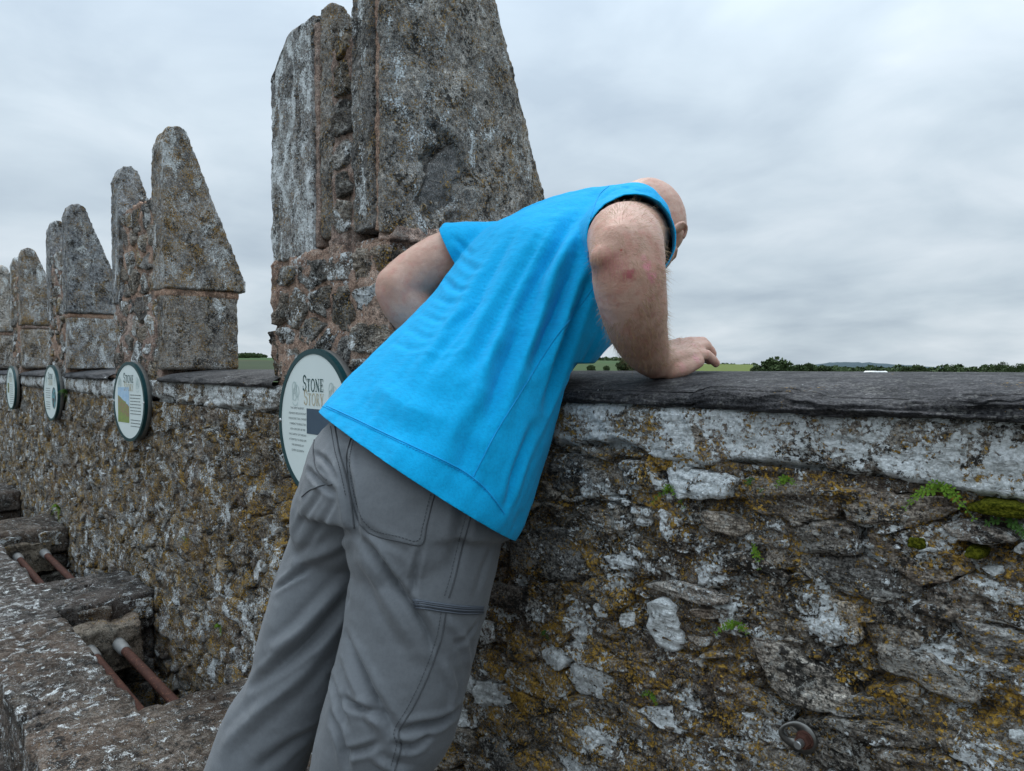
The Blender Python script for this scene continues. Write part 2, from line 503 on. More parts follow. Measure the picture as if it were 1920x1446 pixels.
def field_mat():
    m, nt = new_mat('grass_fields'); s = NT(nt); P = s.pos()
    vo = s.node('ShaderNodeTexVoronoi'); vo.inputs['Scale'].default_value = 0.006; s.l.new(P, vo.inputs['Vector'])
    c = s.mix(s.noise(P, 0.03, 5, 0.6), (0.020, 0.038, 0.009), (0.036, 0.060, 0.015))
    c = s.mix(0.35, c, vo.outputs['Color'], 'SOFT_LIGHT')
    s.done(c, 0.95); return m
M_FIELD = field_mat()
naz = 240; rs = [0.5, 40, 90, 150, 220, 300, 380, 460, 540, 620, 700, 780, 840, 880, 900, 930, 1000, 1400, 2500, 5000, 9000]
V, F = [], []
azs = np.concatenate([np.linspace(-0.8, 0.8, 180), np.linspace(0.8, 2 * np.pi - 0.8, 61)[1:-1]]); naz = len(azs)
for r in rs:
    for a in azs:
        aw = (a + np.pi) % (2 * np.pi) - np.pi
        V.append(land_xyz(aw, r))
for k in range(len(rs) - 1):
    for i in range(naz):
        j = (i + 1) % naz; F.append((k * naz + i, k * naz + j, (k + 1) * naz + j, (k + 1) * naz + i))
me = mesh(V, F); fix_normals(me)
if me.polygons[0].normal.z < 0: me.flip_normals()
add('ground', me, None, M_FIELD, True, None, 'structure')
def far_sheet(name, x0, x1, r0, r1, mat, dz=0.4):
    xs = np.linspace(x0, x1, 16); rr = np.linspace(r0, r1, 8); V, F = [], []
    for r in rr:
        for x in xs: V.append(land_xyz(az_of(x), r, dz))
    for k in range(7):
        for i in range(15): F.append((k * 16 + i, k * 16 + i + 1, (k + 1) * 16 + i + 1, (k + 1) * 16 + i))
    me = mesh(V, F)
    if me.polygons[0].normal.z < 0: me.flip_normals()
    add(name, me, None, mat, True, None, 'structure')
M_BRIGHT = simple('spring_grass', (0.085, 0.112, 0.010), 0.95, nscale=0.05, namp=0.15)
far_sheet('field', 1290, 1412, 560, 897, M_BRIGHT)
# far wooded hill, the blue of distant haze painted into its colour
M_HILL = simple('hazed_far_woods', (0.035, 0.062, 0.075), 0.95, nscale=0.02, namp=0.35)
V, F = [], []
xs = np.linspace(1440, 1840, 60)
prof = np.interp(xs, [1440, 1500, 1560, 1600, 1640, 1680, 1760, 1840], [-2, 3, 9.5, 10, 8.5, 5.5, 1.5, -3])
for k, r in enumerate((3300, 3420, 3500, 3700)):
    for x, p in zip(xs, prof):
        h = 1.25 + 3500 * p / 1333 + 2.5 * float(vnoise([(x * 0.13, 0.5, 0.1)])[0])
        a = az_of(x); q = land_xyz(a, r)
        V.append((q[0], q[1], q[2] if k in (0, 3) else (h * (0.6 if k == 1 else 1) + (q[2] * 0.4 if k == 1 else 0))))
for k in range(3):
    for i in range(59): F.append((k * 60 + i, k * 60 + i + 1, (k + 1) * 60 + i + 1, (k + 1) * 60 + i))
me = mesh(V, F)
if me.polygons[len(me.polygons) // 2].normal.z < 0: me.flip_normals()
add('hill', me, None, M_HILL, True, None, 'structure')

def leaf_mat(name, a, b):
    m, nt = new_mat(name); s = NT(nt)
    oi = s.node('ShaderNodeObjectInfo')
    c = s.mix(s.noise(s.pos(), 0.5, 3, 0.6), a, b)
    s.done(c, 0.9, spec=0.1); return m
M_LEAF = leaf_mat('oak_leaves', (0.030, 0.050, 0.022), (0.080, 0.112, 0.046))
M_BARK = simple('bark', (0.06, 0.045, 0.035), 0.9)
def clump_cloud(n, fn, size):
    """n small tilted leaf quads; fn() gives a centre."""
    V, F = [], []
    for _ in range(n):
        c = np.array(fn()); a = RNG.normal(size=3); a /= np.linalg.norm(a); b = np.cross(a, RNG.normal(size=3)); b /= np.linalg.norm(b)
        s = size * RNG.uniform(0.5, 1.3); k = len(V)
        V += [c - a * s, c + b * s * 0.8, c + a * s, c - b * s * 0.8]; F.append((k, k + 1, k + 2, k + 3))
    return V, F
def tree(x, ytop, wpx, r, label, sparse=False, n=1700):
    """x, ytop, wpx: where the crown shows on the skyline; r: metres away."""
    a = az_of(x); bx, by, bz = land_xyz(a, r); top = EYE.z + (690 - ytop) / 1333.0 * r
    W = wpx / 1333.0 * r / 2; H = top - bz
    t = thing('tree', label, 'tree', 'trees along the far skyline', (bx, by, bz - 0.3))
    v, f = tube([(0, 0, 0), (0.1, 0, H * 0.35), (0, 0.1, H * 0.75)], [max(W * 0.09, .15), max(W * 0.07, .12), W * 0.02 + .04], 8)
    parts = [(v, f)]
    for k in range(5):
        an = k * 1.3 + x; z0 = H * (0.3 + 0.08 * k)
        parts.append(tube([(0, 0, z0), (math.cos(an) * W * 0.55, math.sin(an) * W * 0.55, z0 + H * 0.2)], [max(W * .04, .08), .04], 5))
    add('trunk', mesh(*merge(parts)), t, M_BARK)
    hc = min(H * 0.55, W * 0.85)
    lob = []
    for _ in range(14):
        q = RNG.normal(size=3); q /= np.linalg.norm(q); k = RNG.uniform(0.3, 1.0)
        lob.append((q[0] * W * 0.62 * k, q[1] * W * 0.62 * k, H - hc + q[2] * hc * 0.68 * k, W * RNG.uniform(0.26, 0.42)))
    lob.append((0, 0, H - W * 0.42, W * 0.42)); lob.append((W * .3, 0, H - W * 0.5, W * 0.4)); lob.append((-W * .3, 0, H - W * 0.52, W * 0.4)); lob.append((W * .62, 0, H - hc * .7, W * .36)); lob.append((-W * .6, 0, H - hc * .75, W * .38))
    def pick():
        l = lob[RNG.integers(len(lob))]; d = RNG.normal(size=3); d /= np.linalg.norm(d); q = l[3] * RNG.uniform(0.35, 1.0) ** 0.5
        return (l[0] + d[0] * q, l[1] + d[1] * q, min(l[2] + d[2] * q * 0.9, H))
    V, F = clump_cloud(n // 3 if sparse else n, pick, W * (0.08 if sparse else 0.11))
    add('crown', mesh(V, F), t, M_LEAF, False)
TREES = [(1455, 667, 62, 260, 'tallest round oak on the skyline right of the fingertips'),
         (1418, 684, 26, 300, 'low bush-like tree just left of the tallest oak'),
         (1497, 681, 34, 320, 'squat spreading tree just right of the tallest oak'),
         (1516, 679, 22, 330, 'small round tree third to the right of the oak'),
         (1543, 683, 40, 340, 'broad low tree at the left foot of the blue hill'),
         (1371, 683, 12, 880, 'tiny tree standing alone on the bright green field edge'),
         (1640, 687, 30, 420, 'low dark tree under the middle of the blue hill'),
         (1700, 685, 22, 420, 'thin tree left of the dense dark copse'),
         (1722, 683, 26, 400, 'taller ragged tree before the dense dark copse'),
         (1800, 688, 60, 430, 'wide flat dark tree near the right end of the skyline'),
         (1168, 674, 34, 420, 'dark upright tree between the shirt and the right forearm'),
         (1186, 675, 30, 420, 'dark tree hidden partly by the right forearm'),
         (1137, 684, 16, 330, 'small pointed shrub tree in the field behind the shirt'),
         (1108, 682, 20, 300, 'shrubby tree at the edge of the blue shirt'),
         (458, 664, 26, 800, 'round tree on the field edge left of the big merlon'),
         (478, 666, 24, 820, 'low tree in the gap left of the big merlon')]
for q in TREES: tree(*q)
for x, yt, w in ((1868, 682, 18), (1880, 678, 14), (1894, 683, 20), (1910, 680, 22)):
    tree(x, yt, w, 300, {1868: 'leftmost thin young tree at the far right of the skyline', 1880: 'tallest thin young tree at the far right of the skyline', 1894: 'low sparse young tree second from the right frame edge', 1910: 'sparse young tree nearest the right frame edge'}[x], True)
# distant wood lines that read as one mass
def wood(x0, x1, r, h0, h1, n):
    def pick():
        x = RNG.uniform(x0, x1); q = land_xyz(az_of(x), r * RNG.uniform(0.97, 1.03))
        top = EYE.z + r * (h0 + (h1 - h0) * (0.5 + 0.5 * float(vnoise([(x * 0.06, 3.3, 0)])[0]))) / 1333.0
        return (q[0], q[1], RNG.uniform(min(q[2], top - 2), top))
    return clump_cloud(n, pick, r * 0.0022)
wv = [wood(1560, 1960, 640, -1.5, 5.5, 2600), wood(1085, 1200, 900, 16.0, 19.5, 700), wood(440, 500, 900, 20, 26, 500), wood(1340, 1420, 900, 5.5, 7.5, 160), wood(1420, 1600, 700, -1, 5, 800)]
add('distant_woods', mesh(*merge(wv)), None, M_LEAF, False, None, 'stuff')

# ------------------------------------------------------------------ parapet wall
wall = thing('parapet_wall', 'long rough rubble parapet wall blotched with white and orange lichen', 'wall')
# mortar bed, a weathered sheet with thickness
def bed_sheet(u0, u1, z0, z1, du, dz):
    us = np.arange(u0, u1 + du / 2, du); zs = np.arange(z0, z1 + dz / 2, dz)
    U, Z = np.meshgrid(us, zs); P = np.c_[U.ravel(), np.zeros(U.size), Z.ravel()]
    h = fbm(P * np.array((7, 1, 9)), 4) * 0.010 + fbm(P * np.array((28, 1, 44)), 5, ridged=True) * 0.010
    h += np.maximum(fbm(P * np.array((4, 1, 5)) + 50, 3), 0) * 0.012
    h += fbm(P * np.array((70, 1, 95)), 4, ridged=True) * 0.0045 + fbm(P * np.array((190, 1, 210)), 3) * 0.0016
    # thin deep crevices, mostly running along the courses
    cv = fbm(P * np.array((6.5, 1, 19)) + 71, 4, ridged=True); cv2 = fbm(P * np.array((11, 1, 15)) + 33, 3, ridged=True)
    h -= np.clip((cv - 0.50) / 0.12, 0, 1) * 0.016 + np.clip((cv2 - 0.62) / 0.1, 0, 1) * 0.012
    P[:, 1] = -h - 0.003
    nu, nz = len(us), len(zs); F = []
    for j in range(nz - 1):
        a = j * nu
        F += [(a + i, a + i + 1, a + nu + i + 1, a + nu + i) for i in range(nu - 1)]
    return P, F
for name, args in (('mortar_bed', (-1.2, 0.06, 0.38, 1.115, 0.0026, 0.0026)), ('mortar_bed', (-2.4, -1.2, 0.05, 1.115, 0.006, 0.006)), ('mortar_bed', (0.06, 3.2, 0.05, 1.115, 0.014, 0.014)), ('mortar_bed', (-1.2, 0.06, 0.05, 0.38, 0.012, 0.012)), ('mortar_bed', (-9.5, -2.4, -0.4, 1.11, 0.02, 0.010))):
    P, F = bed_sheet(*args)
    add(name, mesh(P, F), wall, M_BED, True, (0.46, 0.66, 0.46, 1))
add('wall_core', mesh(*box(-14, 3.2, 0.045, 0.43, -1.3, 1.188)), wall, M_BED, False, (0.3, 0.4, 0.35, 1))

HAND = {'A': [(-0.675,0.879),(-0.650,0.894),(-0.628,0.887),(-0.618,0.852),(-0.611,0.830),(-0.628,0.810),(-0.665,0.812),(-0.678,0.836)],
'B': [(-0.502,0.874),(-0.474,0.880),(-0.429,0.872),(-0.386,0.859),(-0.365,0.847),(-0.362,0.827),(-0.379,0.809),(-0.428,0.797),(-0.458,0.805),(-0.481,0.838)],
'C': [(-0.598,1.031),(-0.566,1.043),(-0.511,1.036),(-0.500,1.023),(-0.519,1.010),(-0.566,1.016)],
'D': [(-0.267,1.069),(-0.240,1.079),(-0.200,1.074),(-0.188,1.065),(-0.214,1.056),(-0.251,1.056)],
'E': [(-0.691,0.903),(-0.621,0.929),(-0.566,0.926),(-0.522,0.917),(-0.565,0.902),(-0.630,0.900)],
'F': [(-0.595,0.891),(-0.535,0.902),(-0.518,0.899),(-0.565,0.881),(-0.597,0.881)],
'G': [(-1.000,0.923),(-0.880,0.969),(-0.792,0.960),(-0.786,0.898),(-0.854,0.873),(-0.993,0.858)],
'H': [(-1.071,0.825),(-0.993,0.837),(-0.921,0.819),(-0.927,0.783),(-1.063,0.789)],
'I': [(-0.768,0.937),(-0.702,0.950),(-0.694,0.930),(-0.746,0.917)],
'J': [(-0.548,0.980),(-0.491,0.995),(-0.444,0.968),(-0.452,0.952),(-0.498,0.964),(-0.548,0.961)],
'K': [(-0.329,0.908),(-0.276,0.917),(-0.217,0.884),(-0.243,0.869),(-0.299,0.882),(-0.335,0.883)],
'L': [(-0.835,1.064),(-0.769,1.081),(-0.735,1.045),(-0.804,1.024)],
'M': [(-0.713,1.030),(-0.666,1.029),(-0.671,0.999),(-0.702,0.998)],
'N': [(-0.656,1.034),(-0.614,1.020),(-0.626,0.972),(-0.651,0.994)],
'O': [(-1.096,0.743),(-1.039,0.748),(-1.047,0.709),(-1.088,0.691)],
'P': [(-0.786,0.852),(-0.751,0.861),(-0.754,0.835),(-0.780,0.830)],
'Q': [(-0.401,0.912),(-0.374,0.912),(-0.380,0.893),(-0.404,0.893)],
'R': [(-0.734,0.847),(-0.707,0.854),(-0.703,0.833),(-0.728,0.824)],
'S': [(-0.815,0.630),(-0.744,0.635),(-0.756,0.617),(-0.809,0.609)],
'T': [(-1.097,0.503),(-1.039,0.520),(-0.978,0.487),(-1.040,0.456)],
'V': [(-0.197,0.859),(-0.183,0.858),(-0.182,0.844),(-0.194,0.845)]}
# white lichen, orange lichen, brightness, thickness
HANDC = {'A': (1.0, .05, .95, .012), 'B': (.02, .02, 1.0, .020), 'C': (.30, .05, .85, .022), 'D': (.25, .02, .60, .020), 'E': (.42, .2, .7, .020),
 'F': (.35, .1, .75, .016), 'G': (.34, .45, .28, .010), 'H': (.25, .3, .40, .016), 'I': (.60, .1, .7, .018), 'J': (.40, .35, .6, .018), 'K': (.2, .25, .55, .020),
 'L': (.55, .2, .65, .018), 'M': (.85, .1, .8, .014), 'N': (.80, .2, .8, .014), 'O': (.75, .1, .75, .016), 'P': (.95, .05, .85, .014), 'Q': (.45, .15, .7, .014),
 'R': (.9, .05, .85, .012), 'S': (.8, .1, .8, .008), 'T': (.15, .25, .22, .016), 'V': (1, 0, .95, .012)}
for i, (k, p) in enumerate(HAND.items()):
    w_, o_, b_, t_ = HANDC[k]
    v, f = stone_mesh(p, t_ * 0.75 + 0.004, INNER, 52, 0.0045, STONE_RINGS, i * 3.1, 1, 0.03, 0.3, 0.15 if k == 'A' else 0.45)
    add('stone', mesh(v, f), wall, M_RUBBLE, True, (w_, o_, b_, 1))
def in_hand(c, pad=0.012):
    for p in HAND.values():
        q = np.array(p)
        if q[:, 0].min() - pad < c[0] < q[:, 0].max() + pad and q[:, 1].min() - pad < c[1] < q[:, 1].max() + pad: return True
    return False
rubble = []
def sprinkle(u0, u1, z0, z1, cell, aspect, gap, shear=0.0):
    for p in cells(u0, u1, z0, z1, cell, aspect, 0.48, RNG, gap, shear):
        c = np.mean(p, 0)
        if in_hand(c) or area(p) < 0.0003: continue
        rubble.append((p, c))
sprinkle(-1.25, 0.02, 0.40, 1.100, 0.047, 2.3, 0.0020)
sprinkle(0.03, 3.1, 0.30, 1.10, 0.085, 1.9, 0.003)
sprinkle(-2.4, -1.25, 0.2, 1.10, 0.065, 1.9, 0.003)
sprinkle(-5.0, -2.4, -0.2, 1.10, 0.085, 1.8, 0.004)
sprinkle(-9.4, -5.0, 0.0, 1.10, 0.11, 1.8, 0.005)
def cam_share(p, c):
    d = math.hypot(c[0] - EYE.x, EYE.y); return area(p) * abs(EYE.y) / d ** 3 * (0.02 if (c[0] > 0.05 or c[1] < 0.4 and c[0] > -1.3 and c[0] < -.9) else 1)
rubble.sort(key=lambda q: -cam_share(*q))
rest = []
for i, (p, c) in enumerate(rubble):
    near = c[0] > -1.8
    lim = 255
    n = 44 if near else (22 if i < lim else 14)
    rings = STONE_RINGS if near else (0.0, 0.5, 0.8, 0.95, 1.0)
    th = RNG.choice([0.004, 0.009, 0.014, 0.020], p=[.34, .32, .22, .12]) * (1.0 if near else 0.6)
    sh = stone_mesh(p, th, INNER, n, 0.006 if near else 0.008, rings, i * 1.7, 1)
    w_ = RNG.choice([0.30, 0.45, 0.60, 0.85], p=[.45, .32, .18, .05]); o_ = 0.40 + 0.50 * float(np.clip(0.5 + 0.9 * fbm([(c[0] * 2.2, c[1] * 2.8, 7.7)], 2)[0], 0, 1))
    if c[1] > 0.9: o_ *= 0.75
    b_ = RNG.uniform(0.22, 0.75)
    if i < lim:
        add('stone', mesh(*sh), wall, M_RUBBLE, True, (w_, o_, b_, 1))
    else:
        rest.append(sh)
add('rubble', mesh(*merge(rest)), wall, M_RUBBLE, True, (0.45, 0.66, 0.5, 1), 'stuff')
# small chips and slivers pressed into the joints
chips = []
for _ in range(900):
    u = RNG.uniform(-1.5, 0.1) if RNG.random() < .55 else RNG.uniform(-6, -1.5); z = RNG.uniform(0.3, 1.1); s = RNG.uniform(0.006, 0.020)
    if in_hand((u, z), 0.0): continue
    a = RNG.normal(0, 0.35); m = 6; th = np.sort(RNG.uniform(0, 2 * np.pi, m))
    q = [(u + s * (1.7 * math.cos(t) * math.cos(a) - 0.6 * math.sin(t) * math.sin(a)), z + s * (1.7 * math.cos(t) * math.sin(a) + 0.6 * math.sin(t) * math.cos(a))) for t in th]
    chips.append(stone_mesh(q, RNG.uniform(.006, .02), INNER, 10, 0.003, (0.0, 0.6, 0.9, 1.0), u * 9, 1))
add('stone_chips', mesh(*merge(chips)), wall, M_RUBBLE, True, (0.50, 0.55, 0.55, 1), 'stuff')
# the flat course under the coping
def course_block(u0, u1, zb, zt, step, proud, seed):
    us = np.linspace(u0, u1, max(8, int((u1 - u0) / step))); zs = np.linspace(zb, zt, max(8, int((zt - zb) / step)))
    nu, nz = len(us), len(zs)
    U, Z = np.meshgrid(us, zs); U = U.ravel(); Z = Z.ravel()
    s_ = np.full(len(U), seed)
    e = 0.010
    wl_ = fbm(np.c_[Z * 30, s_, s_ * 0], 3) * 0.010; wr_ = fbm(np.c_[Z * 30, s_ + 4, s_ * 0], 3) * 0.010; wb = fbm(np.c_[U * 14, s_ + 7, s_ * 0], 4) * 0.012
    dist = np.minimum(np.minimum(U - u0 - 0.001 - wl_, u1 - 0.001 - wr_ - U), Z - zb - 0.010 - wb * 2.6)
    k = np.clip(dist / e, 0, 1) ** 0.55
    h = proud + fbm(np.c_[U * 6, Z * 14, s_], 4) * 0.012 + fbm(np.c_[U * 16, Z * 90, s_ + 2], 4, ridged=True) * 0.0060 + fbm(np.c_[U * 60, Z * 80, s_], 3) * 0.0026
    h = h * k - 0.018 * (1 - k)
    h = np.where(Z > 1.178, np.minimum(h, 0.020 - 0.9 * (Z - 1.178)), h)
    P = np.c_[U, -h, Z]; F = []
    for j in range(nz - 1):
        a = j * nu; F += [(a + i, a + i + 1, a + nu + i + 1, a + nu + i) for i in range(nu - 1)]
    # returns at the edges give the block its thickness
    rim = [i for i in range(nu)] + [(j + 1) * nu - 1 for j in range(1, nz)] + [nz * nu - 1 - i for i in range(1, nu)] + [(nz - 1 - j) * nu for j in range(1, nz - 1)]
    b = len(P); P = np.vstack([P, P[rim] * np.array((1, 0, 1)) + np.array((0, 0.06, 0))]); m = len(rim)
    F += [(rim[(i + 1) % m], rim[i], b + i, b + (i + 1) % m) for i in range(m)]
    return P, F
u = 3.2
for L in (0.5, 0.6, 0.55, 0.6, 0.53):
    P, F = course_block(u - L, u, 1.103, 1.198, 0.014, 0.012, u * 7)
    add('course_stone', mesh(P, F), wall, M_RUBBLE, True, rcol(0.7, .5, .6)); u -= L
u = 0.42; k = 0
for L in (1.31, 0.50, 0.40, 0.40, 0.34, 0.40, 0.33, 0.36, 0.30, 0.42, 0.36, 0.30, 0.4, 0.45, 0.4, 0.45, 0.4, 0.5, 0.45, 0.5, 0.5, 0.5):
    zb = 1.103 + RNG.uniform(-0.006, 0.006)
    P, F = course_block(u - L, u, zb, 1.198, 0.0040 if k < 6 else 0.010, 0.012, k * 5.3)
    add('course_stone', mesh(P, F), wall, M_RUBBLE, True, ((0.74, .58, .60, 1) if k < 1 else (0.84, .55, .45, 1) if k < 3 else rcol(0.75, .45, .6)))
    u -= L; k += 1

# ------------------------------------------------------------------ coping slabs in the gaps
def coping(u0, u1, step, color):
    us = np.arange(u0, u1 + step / 2, step); n = len(us)
    pf = np.array([(0.02, 1.190), (-0.012, 1.191), (-0.022, 1.194), (-0.026, 1.199), (-0.028, 1.205), (-0.027, 1.211), (-0.023, 1.216), (-0.013, 1.220), (0.0, 1.222)])
    d = np.r_[0, np.cumsum(np.linalg.norm(np.diff(pf, axis=0), axis=1))]; m1 = 34 if step < .01 else 14
    t = np.linspace(0, d[-1], m1); front_pts = np.c_[np.interp(t, d, pf[:, 0]), np.interp(t, d, pf[:, 1])]
    tv = np.linspace(0.004, 0.44, 90 if step < .01 else 24)
    top_pts = np.c_[tv, 1.222 + 0.021 * (1 - (1 - np.minimum(tv / 0.30, 1)) ** 2)]
    pr = np.vstack([front_pts, top_pts, [(0.47, 1.238), (0.475, 1.22), (0.46, 1.19)]]); m = len(pr)
    P = np.zeros((m * n, 3)); P[:, 0] = np.tile(us, m); P[:, 1] = np.repeat(pr[:, 0], n); P[:, 2] = np.repeat(pr[:, 1], n)
    s_ = np.repeat(np.clip(np.arange(m) / (m1 - 1.0), 0, 1), n)                       # 0 underside .. 1 top arris
    face = np.where(P[:, 1] < 0.002, np.sin(np.pi * np.clip(s_, 0.04, 0.97)) ** 0.5, 0)
    w = fbm(np.c_[P[:, 0] * 5, P[:, 2] * 0, np.full(len(P), 3.3)], 4)
    warp = P[:, 2] + 0.006 * fbm(np.c_[P[:, 0] * 8, P[:, 2] * 20, P[:, 0] * 0 + 1], 3)
    layer = fbm(np.c_[P[:, 0] * 10, P[:, 0] * 0, warp * 210], 4, ridged=True)
    steps = np.floor((warp - 1.19) / 0.0075 + 1.2 * fbm(np.c_[P[:, 0] * 9, warp * 40, P[:, 0] * 0 + 6], 3)) * 0.0045
    P[:, 1] += face * (w * 0.016 + layer * 0.007 + steps - 0.008)
    P[:, 2] += np.where(s_ < 0.6, (1 - s_ / 0.6), 0) * (fbm(np.c_[P[:, 0] * 7, P[:, 1] * 0, P[:, 0] * 0 + 5], 4) * 0.009 + fbm(np.c_[P[:, 0] * 40, P[:, 1] * 0, P[:, 0] * 0 + 5], 3) * 0.0025)
    # the upper edge has flaked in shallow steps
    fl = fbm(np.c_[P[:, 0] * 6, P[:, 1] * 9, P[:, 0] * 0 + 9], 5)
    flake = np.clip((fl - 0.0) * 9, 0, 1) + np.clip((fl - 0.18) * 14, 0, 1)
    P[:, 2] -= flake * np.exp(-((P[:, 1] - 0.0) / 0.05) ** 2) * 0.005 * (s_ > 0.55)
    P[:, 2] += fbm(P * np.array((6, 6, 1)), 4) * 0.0022 * np.exp(-((P[:, 1] - 0.15) / 0.2) ** 2) * (s_ >= 1) + fbm(P * 60, 3) * 0.0009
    F = []
    for j in range(m - 1):
        a = j * n
        F += [(a + i + 1, a + i, a + n + i, a + n + i + 1) for i in range(n - 1)]
    me = mesh(P, F)
    if me.polygons[len(me.polygons) - n * 8].normal.z < 0: me.flip_normals()
    return add('coping', me, wall, M_SLATE, True, color)
COP = coping(-1.46, 0.45, 0.004, (0.02, 0.02, 0.5, 1))
coping(0.455, 3.2, 0.02, (0.05, 0.03, 0.5, 1))
coping(-3.14, -2.02, 0.012, (0.05, 0.03, 0.5, 1))
coping(-4.96, -3.86, 0.02, (0.05, 0.03, 0.5, 1))
coping(-6.6, -5.5, 0.025, (0.05, 0.03, 0.5, 1))
coping(-8.3, -7.0, 0.03, (0.05, 0.03, 0.5, 1))
M_WHITE = simple('chalk_white', (0.86, 0.86, 0.83), 0.8)
v, f = stone_mesh([(-0.472, 0.296), (-0.455, 0.302), (-0.438, 0.310), (-0.436, 0.316), (-0.452, 0.314), (-0.474, 0.303)], 0.0008, ((0, 0, 1.2436), (1, 0, 0), (0, 1, 0), (0, 0, 1)), 24, 0.001, (0, .5, .8, 1.0), 2.2, 2, 0.004)
add('white_splash', mesh(v, f), COP, M_WHITE)

# ------------------------------------------------------------------ merlons
def face_stones(parent, frame, a0, a1, b0, b1, cell, aspect, gap, thick, col, n=20, dark=0.0):
    for i, p in enumerate(cells(a0, a1, b0, b1, cell, aspect, 0.42, RNG, gap)):
        if area(p) < 0.0005: continue
        v, f = stone_mesh(p, thick * RNG.uniform(0.5, 1.3), frame, n, 0.007, (0, .5, .8, .94, 1.0), i * 2.3 + a0, 1)
        add('stone', mesh(v, f), parent, M_RUBBLE, True, rcol(*col, .25, .25, .28))
def wedge(T, zb, zt, vt, round_=0.03):
    return [(0.0, zb), (T, zb + 0.004), (T * 0.985, zb + 0.05), (vt + (T - vt) * 0.45, zb + (zt - zb) * 0.57), (vt + 0.012, zt - 0.02), (vt - 0.02, zt), (0.022, zt - 0.01), (0.0, zt - 0.07)]
def merlon(uL, uR, label, vox, zt=2.24, T=0.34, wl=0.13, wr=0.155, seed=0):
    t = thing('merlon', label, 'merlon', 'pointed merlons along the parapet')
    rough_solid('wedge_slab', prism_u(wedge(T, 1.575, zt, 0.085), uR - wr, uR + 0.004), vox, t, M_LIME, rcol(.40, .58, .58), 0.003, 16, 0.0025, 0.008, 0)
    rough_solid('wedge_slab', prism_u(wedge(T * 0.93, 1.56, zt - 0.02, 0.08), uL, uL + wl), vox, t, M_LIME, rcol(.48, .56, .55), 0.003, 16, 0.0025, 0.008, 0)
    rough_solid('block', prism_u([(0.006, 1.243), (T - 0.035, 1.243), (T - 0.035, 1.555), (0.006, 1.552)], uR - 0.13, uR - 0.006), vox, t, M_LIME, rcol(.40, .58, .55), 0.003, 16, 0.0025, 0.006, 0)
    rough_solid('mortar_joint', prism_u([(0.004, 1.548), (T - 0.03, 1.548), (T - 0.03, 1.582), (0.004, 1.582)], uR - wr, uR - 0.009), vox, t, M_PINK, (.1, .05, .55, 1), 0.003, 20, 0.002)
    core = [(0.016, 1.17), (T - 0.05, 1.17), (T - 0.06, 1.58), (0.16, 1.93), (0.016, 1.99)]
    rough_solid('mortar_core', prism_u(core, uL + wl - 0.02, uR - wr + 0.02), vox, t, M_PINK, (.25, .2, .5, 1), 0.012, 14, 0.005)
    rough_solid('mortar_core', prism_u([(0.015, 1.17), (T - 0.06, 1.17), (T - 0.06, 1.57), (0.015, 1.57)], uL + 0.004, uR - 0.12), vox, t, M_PINK, (.25, .2, .45, 1), 0.012, 14, 0.005)
    fr = ((0, 0.022, 0), (1, 0, 0), (0, 0, 1), (0, -1, 0))
    face_stones(t, fr, uL + wl, uR - wr, 1.58, 1.97, 0.095, 1.4, 0.010, 0.011, (.4, .4, .55))
    face_stones(t, fr, uL + 0.01, uR - 0.14, 1.19, 1.57, 0.095, 1.3, 0.010, 0.011, (.4, .4, .5))
    return t
merlon(-3.91, -3.10, 'second merlon from the right, two tall pointed slabs behind the picture plaque', 0.009, 2.245)
merlon(-5.55, -4.90, 'third merlon from the right, rising over the plaque with an oval picture', 0.012, 2.235, seed=1)
merlon(-7.07, -6.55, 'fourth merlon from the right, narrow, above the smallest readable plaque', 0.02, 2.18, wl=.1, wr=.12, seed=2)
merlon(-8.75, -7.95, 'farthest merlon, cut by the left frame edge', 0.025, 2.2, seed=3)
# the big near merlon
big = thing('merlon', 'biggest nearest merlon, massive lichened slabs behind the man in the blue shirt', 'merlon', 'pointed merlons along the parapet')
pL = [(0.0, 1.565), (0.30, 1.56), (0.31, 1.66), (0.22, 2.0), (0.12, 2.22), (0.06, 2.235), (0.0, 2.215)]
def tapered(profile, u0, u1, cut):
    v, f = prism_u(profile, u0, u1)
    return v, f
rough_solid('wedge_slab', prism_u(pL, -2.072, -1.815), 0.008, big, M_LIME, (.60, .45, .55, 1), 0.004, 14, 0.0025, 0.010, 0)
pl = bpy.data.objects  # (left slab: its far upper corner is knocked off)
sl = [o for o in big.children][-1]; me = sl.data; c = coords(me)
over = (c[:, 2] - 2.09) - (c[:, 0] + 2.072) * 1.15
cut = over > 0
c[cut, 2] -= over[cut] * 0.85
set_coords(me, c)
rough_solid('wedge_slab', prism_u([(0.012, 1.60), (0.26, 1.60), (0.26, 1.85), (0.17, 2.08), (0.05, 2.22), (0.012, 2.225)], -1.795, -1.725), 0.008, big, M_LIME, (.35, .6, .45, 1), 0.006, 14, 0.003, 0.012)
rough_solid('wedge_slab', prism_u([(0.0, 1.59), (0.33, 1.59), (0.33, 1.9), (0.24, 2.3), (0.12, 2.44), (0.0, 2.42)], -1.605, -1.500), 0.008, big, M_LIME, (.38, .45, .24, 1), 0.004, 14, 0.003, 0.010, 0)
# main slab with a blunt ridge down its side face
zs_ = [1.575, 1.72, 2.22, 2.48]
def slab_ring(z):
    t = (z - 1.575) / (2.48 - 1.575); vo = np.interp(z, [1.575, 1.71, 2.22, 2.48], [0.575, 0.548, 0.352, 0.258]); rv = 0.225 - 0.07 * t
    return np.array([(-1.485, 0.004, z), (-1.455, 0.0, z), (-1.440, 0.03, z), (-1.408, rv, z), (-1.425, vo * 0.8 + rv * .2, z), (-1.45, vo, z), (-1.485, vo - 0.01, z)])
main = rough_solid('wedge_slab', loft([slab_ring(z) for z in zs_]), 0.007, big, M_LIME, (.38, .52, .52, 1), 0.004, 14, 0.003, 0.010, 0)
